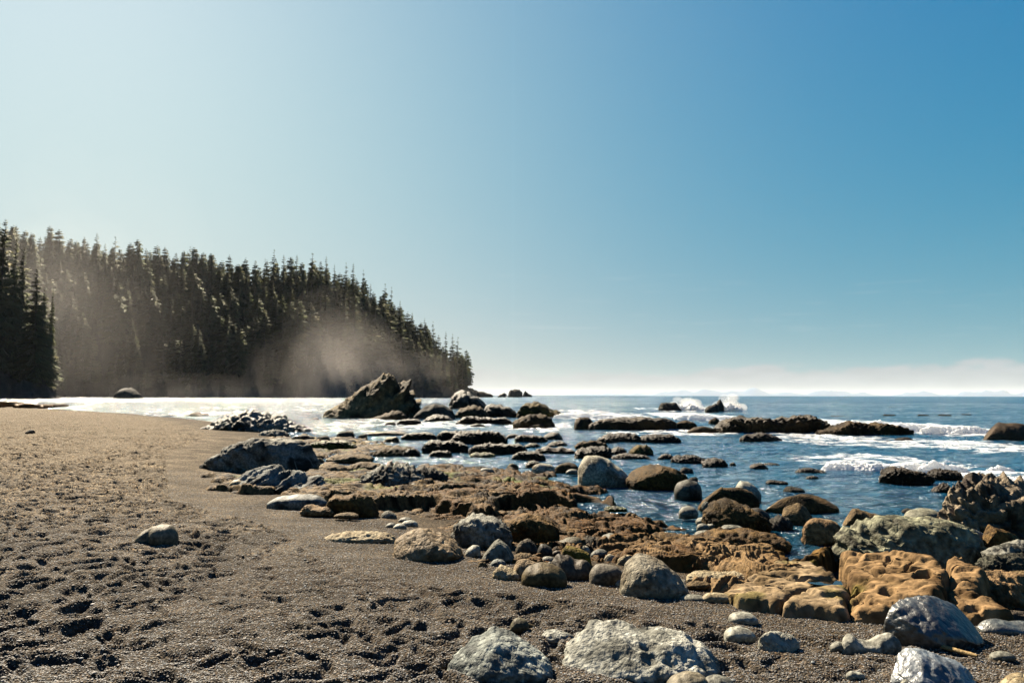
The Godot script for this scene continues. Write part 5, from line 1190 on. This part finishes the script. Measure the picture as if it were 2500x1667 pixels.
	for b in [[24.255, 0, -105.246, 2.377, 1.937, "white drops of the left burst of spray, between the dark block and the spire"], [29.573, 0, -105.755, 2.212, 2.212, "white drops of the right burst of spray, behind the spire"]]:
		var mm := MultiMesh.new()
		mm.transform_format = MultiMesh.TRANSFORM_3D
		mm.mesh = sm
		var n := 3200
		mm.instance_count = n
		for i in n:
			var a := rg.randf_range(0.0, TAU)
			var rr := pow(rg.randf(), 0.8)
			var up := pow(rg.randf(), 1.7)
			var p := Vector3(cos(a) * rr * b[3] * (1.0 - 0.35 * up), up * b[4] * (1.0 - 0.55 * rr * rr) * rg.randf_range(0.7, 1.05), sin(a) * rr * b[3] * 0.5)
			var s := rg.randf_range(0.02, 0.07) * (1.2 - 0.8 * up)
			mm.set_instance_transform(i, Transform3D(Basis().scaled(Vector3(s, s * rg.randf_range(0.8, 2.2), s)), Vector3(b[0], b[1], b[2]) + p))
		var o := MultiMeshInstance3D.new()
		o.name = numbered("wave_spray")
		o.multimesh = mm
		o.material_override = M.foam
		add_child(o, true)
		tag(o, b[5], "spray", "", "stuff")


# ------------------------------------------------------------------ driftwood
func log_mesh(pts: Array, r0: float, r1: float, sd: int, col: Vector3) -> ArrayMesh:
	var P := PackedVector3Array()
	var C := PackedColorArray()
	var Nn := PackedVector3Array()
	var I := PackedInt32Array()
	var seg := 14
	var sides := 10
	for i in seg + 1:
		var t := float(i) / seg
		var f := t * (pts.size() - 1)
		var k := mini(int(f), pts.size() - 2)
		var p: Vector3 = pts[k].lerp(pts[k + 1], f - k)
		var ax: Vector3 = (pts[k + 1] - pts[k]).normalized()
		var sx := ax.cross(Vector3.UP).normalized()
		var sy := sx.cross(ax)
		var rr := lerpf(r0, r1, t) * (1.0 + 0.18 * n_mid.get_noise_2d(t * 5.0, sd))
		if i == 0 or i == seg: rr *= 0.55
		for j in sides:
			var a := TAU * j / sides
			var n := sx * cos(a) + sy * sin(a)
			P.append(p + n * rr * (1.0 + 0.1 * n_mid.get_noise_2d(a * 2.0, t * 3.0 + sd)))
			Nn.append(n)
			var v := col * (1.0 + 0.25 * n_mid.get_noise_2d(a * 3.0, t * 2.0 + sd))
			C.append(Color(v.x, v.y, v.z))
			if i < seg:
				var q := i * sides + j
				var q2 := i * sides + (j + 1) % sides
				I.append(q); I.append(q2); I.append(q + sides)
				I.append(q2); I.append(q2 + sides); I.append(q + sides)
	for e in 2:
		var c0 := P.size()
		var first := 0 if e == 0 else seg * sides
		P.append(pts[0] if e == 0 else pts[pts.size() - 1])
		Nn.append(Vector3.UP)
		C.append(Color(col.x, col.y, col.z))
		for j in sides:
			I.append(c0); I.append(first + (j if e == 0 else (j + 1) % sides)); I.append(first + ((j + 1) % sides if e == 0 else j))
	return arr_mesh(P, Nn, C, I)


func make_driftwood():
	var st := log_mesh([Vector3(2.894, 0.217, -5.93), Vector3(2.97, 0.225, -5.759), Vector3(3.066, 0.232, -5.592), Vector3(3.17, 0.241, -5.388)], 0.012, 0.016, 5, Vector3(0.40, 0.28, 0.13))
	tag(put("driftwood_stick", st, M.wood), "long bleached driftwood stick on the gravel before the glossy black boulder", "driftwood")
	var rg := RandomNumberGenerator.new()
	rg.seed = 41
	var c := Vector3(-63.685, 0, -99.614)
	for i in 16:
		var a := rg.randf_range(-0.6, 0.6) + (0.0 if i % 3 else 1.2)
		var L := rg.randf_range(1.6, 5.0)
		var p := c + Vector3(rg.randf_range(-5.0, 4.6), 0.0, rg.randf_range(-2.5, 2.5))
		p.y = sand_base(p.x, p.z) + 0.18 + rg.randf_range(0.0, 0.55) * (1.0 - absf(p.x - c.x) / 5.5)
		var dv := Vector3(cos(a), rg.randf_range(-0.10, 0.12), sin(a)) * L * 0.5
		var w := rg.randf_range(0.8, 1.3)
		var o := put("driftwood_log", log_mesh([Vector3.ZERO - dv, Vector3(0, 0.05, 0), dv], rg.randf_range(0.14, 0.26), rg.randf_range(0.09, 0.2), i, Vector3(0.26, 0.15, 0.07) * w), M.wood)
		o.position = p
		tag(o, "brown driftwood log in the heap at the far left end of the sand", "log", "logs in the driftwood heap")


# ------------------------------------------------------------------ trees
func conifer(h: float, rad: float, levels: int, per: int, bare: float, gap: float, sd: int, fine: int, tint := 1.0, round := 0.80) -> Array:
	var rg := RandomNumberGenerator.new()
	rg.seed = sd * 131 + 7
	var P := PackedVector3Array()
	var Nn := PackedVector3Array()
	var C := PackedColorArray()
	var I := PackedInt32Array()
	var lean := Vector3(rg.randf_range(-0.02, 0.02), 0, rg.randf_range(-0.02, 0.02)) * h
	for l in levels:
		var t := (l + rg.randf()) / levels
		var y := h * lerpf(bare, 0.995, t)
		var pr := pow(1.0 - t, round) * minf(1.0, 0.45 + t * 2.4) + 0.035
		for b in per:
			if rg.randf() < gap: continue
			var a := rg.randf() * TAU
			var ln := rad * pr * rg.randf_range(0.5, 1.2)
			var out := Vector3(cos(a), 0, sin(a))
			var side := Vector3(-sin(a), 0, cos(a))
			var rise := lerpf(-0.22, 0.5, t * t) + rg.randf_range(-0.12, 0.12)
			var o := lean * t * t + Vector3(0, y, 0)
			var mid := o + out * ln * 0.55 + Vector3(0, rise * ln * 0.55, 0)
			var tip := o + out * ln + Vector3(0, rise * ln * 0.8 - ln * 0.20, 0)
			var w := ln * rg.randf_range(0.18, 0.30) + 0.14
			var g := rg.randf_range(0.6, 1.35) * tint
			var col := Color(0.040 * g, 0.050 * g, 0.020 * g).lerp(Color(0.085, 0.070, 0.026), rg.randf() * rg.randf() * 0.9)
			var n := (out * 0.6 + Vector3.UP * 0.8).normalized()
			for f in fine:          # twigs along the bough: hanging ragged triangles
				var s0 := float(f) / fine
				var s1 := float(f + 1.25) / fine
				var p0 := o.lerp(mid, s0 * 2.0) if s0 < 0.5 else mid.lerp(tip, s0 * 2.0 - 1.0)
				var p1 := o.lerp(mid, minf(s1 * 2.0, 1.0)) if s1 < 0.5 else mid.lerp(tip, minf(s1 * 2.0 - 1.0, 1.0))
				var ww := w * (1.15 - s0) * rg.randf_range(0.7, 1.3)
				var hang := Vector3(0, -ww * rg.randf_range(0.5, 1.6), 0)
				for sgn in [-1.0, 1.0]:
					var k := P.size()
					P.append(p0); P.append(p1)
					P.append(p0.lerp(p1, rg.randf_range(0.5, 1.2)) + side * sgn * ww + hang)
					for q in 3:
						Nn.append(n)
						C.append(col)
					I.append(k); I.append(k + 1); I.append(k + 2)
	var crown := arr_mesh(P, Nn, C, I)
	P = PackedVector3Array(); Nn = PackedVector3Array(); C = PackedColorArray(); I = PackedInt32Array()
	var tr := h * 0.013 + 0.1
	for i in 7:
		var t := i / 6.0
		for j in 6:
			var a := TAU * j / 6.0
			P.append(lean * t * t + Vector3(cos(a) * tr * (1.02 - t), t * h - (1.5 if i == 0 else 0.0), sin(a) * tr * (1.02 - t)))
			Nn.append(Vector3(cos(a), 0, sin(a)))
			C.append(Color(0.07, 0.055, 0.042))
			if i < 6:
				var q := i * 6 + j
				var q2 := i * 6 + (j + 1) % 6
				I.append(q); I.append(q + 6); I.append(q2)
				I.append(q2); I.append(q + 6); I.append(q2 + 6)
	return [crown, arr_mesh(P, Nn, C, I)]


func tree_of(kind: Array) -> Node3D:
	var o := Node3D.new()
	put("trunk", kind[1], M.bark, o)
	put("crown", kind[0], M.leaf, o)
	return o


func plant(proto: Node3D, called: String, at: Vector3, s: float, turn: float, label: String, group := "", slim := 1.0):
	var o := proto.duplicate()
	o.name = numbered(called)
	o.position = at
	o.scale = Vector3(s * slim, s, s * slim)
	o.rotation.y = turn
	add_child(o, true)
	tag(o, label, "tree", group)


func make_trees():
	var rg := RandomNumberGenerator.new()
	rg.seed = 17
	var kinds := []
	for i in 6: kinds.append(conifer(40.0, 8.6 + 0.9 * (i % 3), 26, 11, 0.06, 0.10, i + 1, 3, [0.55, 1.0, 0.8, 1.25, 0.65, 1.4][i], [0.8, 0.5, 0.8, 0.42, 0.65, 0.55][i]))
	var sparse := [conifer(40.0, 6.0, 18, 5, 0.34, 0.30, 21, 4), conifer(40.0, 5.0, 20, 6, 0.22, 0.22, 22, 4), conifer(40.0, 5.6, 26, 7, 0.12, 0.15, 23, 4)]
	var near := [conifer(80.0, 12.0, 60, 9, 0.06, 0.10, 31, 6), conifer(80.0, 10.0, 64, 8, 0.14, 0.15, 32, 6), conifer(80.0, 14.0, 56, 9, 0.05, 0.1, 33, 6)]
	var protos := []
	for k in kinds: protos.append(tree_of(k))
	var sp := []
	for k in sparse: sp.append(tree_of(k))
	var np := []
	for k in near: np.append(tree_of(k))
	# the near trees on the left
	plant(np[0], "near_spruce_tree", Vector3(-287.44, 2.63, -408), 1.258, 0, "tall near tree cut by the left edge of the picture", "", 0.937)
	plant(np[2], "near_spruce_tree", Vector3(-276.18, 2.668, -414), 1.184, 1.7, "tallest of the near left trees, its crown split at the top", "", 1.044)
	plant(np[1], "near_spruce_tree", Vector3(-272.919, 2.69, -420), 1.067, 3.4, "near tree close behind the pointed one on the left", "", 0.853)
	plant(np[1], "near_spruce_tree", Vector3(-272.268, 3.831, -426), 1.01, 5.1, "pointed dark near tree with clear trunk at the left", "", 1.015)
	plant(np[0], "near_spruce_tree", Vector3(-252.625, 3.768, -408), 0.83, 6.8, "near tree on the right flank of the left group, bushy to the ground", "", 1.137)
	plant(np[2], "near_spruce_tree", Vector3(-252.972, 3.144, -414), 0.711, 8.5, "short full tree at the right foot of the near left group", "", 1.01)
	plant(np[1], "near_spruce_tree", Vector3(-251.465, 16.043, -420), 0.555, 10.2, "thin leaning sapling sticking out at the right of the near left group", "", 0.511)
	plant(np[2], "near_spruce_tree", Vector3(-279.839, 2.243, -426), 0.8, 11.9, "shaded lower tree in front of the near left group", "", 1.41)
	plant(np[0], "near_spruce_tree", Vector3(-278.14, 2.214, -408), 0.849, 13.6, "lower tree at the left edge in front of the near group", "", 1.389)
	plant(np[0], "near_spruce_tree", Vector3(-258.794, 3.132, -414), 0.489, 15.3, "lowest bushy tree over the rocky bank at left", "", 2.039)
	plant(np[2], "near_spruce_tree", Vector3(-252.743, 3.831, -420), 0.432, 17, "small bushy tree at the water side of the near left group", "", 1.406)
	# the trees that stand out against the sky
	plant(sp[2], "spruce_tree", Vector3(-421.632, 113.836, -775), 1.32, 2, "tallest broad tree on the left skyline of the headland", "", 1.333)
	plant(sp[2], "spruce_tree", Vector3(-412.068, 112.119, -775), 1.09, 0, "dark tree leaning on the tallest broad tree of the left skyline", "", 1.345)
	plant(sp[0], "spruce_tree", Vector3(-402.804, 110.456, -775), 1.321, 5, "sparse half-bare tree on the skyline, right of the tallest broad tree", "", 1.221)
	plant(sp[2], "spruce_tree", Vector3(-356.681, 105.917, -775), 1.122, 1, "pointed skyline tree left of the sharpest spire tree of the middle ridge", "", 0.98)
	plant(sp[1], "spruce_tree", Vector3(-327.294, 103.292, -775), 1.252, 0, "sharpest spire tree of the middle ridge", "", 1.113)
	plant(sp[2], "spruce_tree", Vector3(-319.581, 102.215, -775), 1.08, 0, "thin tree at the right side of the sharpest spire tree", "", 0.815)
	plant(sp[2], "spruce_tree", Vector3(-387.653, 108.396, -775), 0.953, 4, "small skyline tree right of the half-bare tree", "", 1)
	plant(sp[2], "spruce_tree", Vector3(-380.186, 107.798, -775), 0.969, 4, "slim skyline tree, second right of the half-bare tree", "", 0.908)
	plant(sp[2], "spruce_tree", Vector3(-250.613, 92.316, -775), 1.215, 4, "slender tree at the left end of the tall skyline group", "", 0.784)
	plant(sp[0], "spruce_tree", Vector3(-241.291, 92.333, -775), 1.446, 3, "tallest ragged tree of the tall skyline group", "", 1.014)
	plant(sp[2], "spruce_tree", Vector3(-231.624, 92.35, -775), 1.309, 2, "second tree of the tall skyline group, dense to its tip", "", 1.12)
	plant(sp[2], "spruce_tree", Vector3(-218.766, 91.831, -775), 1.323, 3, "third tree of the tall skyline group with flat broken top", "", 1.219)
	plant(sp[0], "spruce_tree", Vector3(-202.208, 90.883, -775), 1.389, 1, "open-crowned tree with bare trunk in the tall skyline group", "", 1.372)
	plant(sp[2], "spruce_tree", Vector3(-187.626, 88.622, -775), 1.363, 0, "dense dark tree right of the open-crowned tree", "", 1.076)
	plant(sp[2], "spruce_tree", Vector3(-179.605, 86.562, -775), 1.216, 1, "small pointed tree right of the dense dark tree", "", 0.844)
	plant(sp[1], "spruce_tree", Vector3(-168.029, 83.589, -775), 1.333, 5, "left of the twin trees on the falling ridge", "", 1.1)
	plant(sp[2], "spruce_tree", Vector3(-161.39, 81.844, -775), 1.366, 3, "right of the twin trees on the falling ridge", "", 0.966)
	plant(sp[1], "spruce_tree", Vector3(-150.511, 75.088, -775), 1.368, 5, "ragged tree just right of the twin trees", "", 0.911)
	plant(sp[2], "spruce_tree", Vector3(-142.842, 70.324, -775), 1.122, 5, "tree lower on the ridge after the ragged tree", "", 1.045)
	plant(sp[0], "spruce_tree", Vector3(-128.368, 62.551, -775), 1.328, 4, "left tall tree of the pair above the steep drop", "", 0.994)
	plant(sp[1], "spruce_tree", Vector3(-122.533, 58.34, -775), 1.35, 0, "right tall tree of the pair above the steep drop", "", 0.923)
	plant(sp[2], "spruce_tree", Vector3(-112.443, 49.814, -775), 1.22, 0, "tree at the shoulder of the steep drop", "", 0.961)
	plant(sp[2], "spruce_tree", Vector3(-101.154, 40.693, -775), 1.137, 3, "bushy tree below the shoulder of the headland", "", 1.16)
	plant(sp[2], "spruce_tree", Vector3(-87.897, 32.36, -775), 1.211, 5, "slim tree alone on the lower ridge", "", 0.787)
	plant(sp[1], "spruce_tree", Vector3(-78.794, 27.015, -775), 1.263, 3, "twin-topped tree on the lower ridge", "", 0.987)
	plant(sp[2], "spruce_tree", Vector3(-59.437, 17.428, -690), 1.072, 2, "thin pointed tree near the tip", "", 0.791)
	plant(sp[1], "spruce_tree", Vector3(-52.45, 17.441, -690), 1.008, 3, "broad tree at the tip of the headland", "", 1.166)
	plant(sp[0], "spruce_tree", Vector3(-48.4, 11.978, -690), 1.08, 2, "tree with visible trunk at the tip of the headland", "", 0.967)
	plant(sp[0], "spruce_tree", Vector3(-40.631, 11.992, -690), 0.786, 5, "outermost tree, leaning over the point of the headland", "", 0.996)
	# the forest on the slope
	var spots := []
	var t := -0.90
	while t < -0.062:
		var rr := 0.0
		while rr < 1.45:
			var tt := t + rg.randf_range(-0.004, 0.004)
			var d := coast_at(tt) + 3.0 + (rr + rg.randf_range(-0.05, 0.05)) * 150.0
			var x := tt * d
			var y := hill_height(x, -d)
			if y > 4.0 and n_low.get_noise_2d(x * 0.018, d * 0.018) > -0.33: spots.append(Vector3(x, y, -d))
			rr += 0.10
		t += 0.0118
	var vis := []
	var rest := []
	for p in spots:
		if p.x / -p.z > -0.70: vis.append([Vector3(p.x, 0, p.z).length(), p])
		else: rest.append(p)
	vis.sort_custom(func(a, b): return a[0] < b[0])
	for i in vis.size():
		if i < 262:
			var p: Vector3 = vis[i][1]
			plant(protos[rg.randi() % 6], "spruce_tree", p, (0.42 + 0.66 * pow(rg.randf(), 0.8)) * (1.0 + 0.4 * n_low.get_noise_2d(p.x * 0.012 + 7.0, p.z * 0.012)) * lerpf(0.55, 1.0, smoothstep(-0.07, -0.16, p.x / -p.z)), rg.randf() * TAU, "dark conifer packed among others on the misty headland slope", "conifers of the headland forest", rg.randf_range(0.8, 1.6))
		else: rest.append(vis[i][1])
	for v in 6:
		var mine := []
		for i in rest.size():
			if i % 6 == v: mine.append(rest[i])
		for part in 2:
			var mm := MultiMesh.new()
			mm.transform_format = MultiMesh.TRANSFORM_3D
			mm.mesh = kinds[v][part]
			mm.instance_count = mine.size()
			var r2 := RandomNumberGenerator.new()
			r2.seed = 500 + v
			for i in mine.size():
				var s := r2.randf_range(0.6, 1.02)
				mm.set_instance_transform(i, Transform3D(Basis(Vector3.UP, r2.randf() * TAU).scaled(Vector3(s, s, s)), mine[i]))
			var o := MultiMeshInstance3D.new()
			o.name = numbered("forest" if part == 0 else "forest_trunks")
			o.multimesh = mm
			o.material_override = M.leaf if part == 0 else M.bark
			add_child(o, true)
			tag(o, "conifers further back in the headland forest" if part == 0 else "trunks of the conifers further back", "forest", "", "stuff")
	for p in protos + sp + np: p.free()


# ------------------------------------------------------------------ loose gravel
func make_gravel():
	var rg := RandomNumberGenerator.new()
	rg.seed = 3
	for kind in 3:
		var sm := SphereMesh.new()
		sm.radius = 0.5; sm.height = 1.0; sm.radial_segments = 6; sm.rings = 3
		var mm := MultiMesh.new()
		mm.transform_format = MultiMesh.TRANSFORM_3D
		mm.use_colors = true
		mm.mesh = sm
		var n: int = [170000, 2600, 500][kind]
		mm.instance_count = n
		var i := 0
		while i < n:
			var d: float = 3.9 + pow(rg.randf(), [2.3, 1.3, 1.0][kind]) * [15.0, 9.5, 9.0][kind]
			var x := rg.randf_range(-0.72, 0.72) * d
			var z := -d
			var yb := sand_base(x, z)
			if yb < 0.1:
				x = rg.randf_range(-0.7, 0.1) * d
				yb = sand_base(x, z)
				if yb < 0.1: continue
			var y := yb + sand_detail(x, z, yb)
			var s: float = [rg.randf_range(0.007, 0.015), rg.randf_range(0.012, 0.022), rg.randf_range(0.018, 0.036)][kind]
			var b := Basis.from_euler(Vector3(rg.randf_range(-0.5, 0.5), rg.randf() * TAU, rg.randf_range(-0.5, 0.5))).scaled(Vector3(s, s * 0.55, s * rg.randf_range(0.7, 1.2)))
			mm.set_instance_transform(i, Transform3D(b, Vector3(x, y + s * 0.12, z)))
			var g := rg.randf_range(0.03, 0.15) if rg.randf() < 0.88 else 0.24
			var w := rg.randf()
			var col := Color(g, g * 0.95, g * 0.88) if w < 0.6 else Color(g * 1.1, g * 0.85, g * 0.6) if w < 0.85 else Color(g * 0.85, g * 0.95, g)
			mm.set_instance_color(i, col)
			i += 1
		var o := MultiMeshInstance3D.new()
		o.name = numbered("gravel")
		o.multimesh = mm
		var m := StandardMaterial3D.new()
		m.vertex_color_use_as_albedo = true
		m.albedo_color = Color(0.926, 0.926, 0.926)
		m.roughness = 0.7
		m.metallic_specular = 0.3
		o.material_override = m
		add_child(o, true)
		tag(o, "loose gravel grains on the beach", "gravel", "", "stuff")
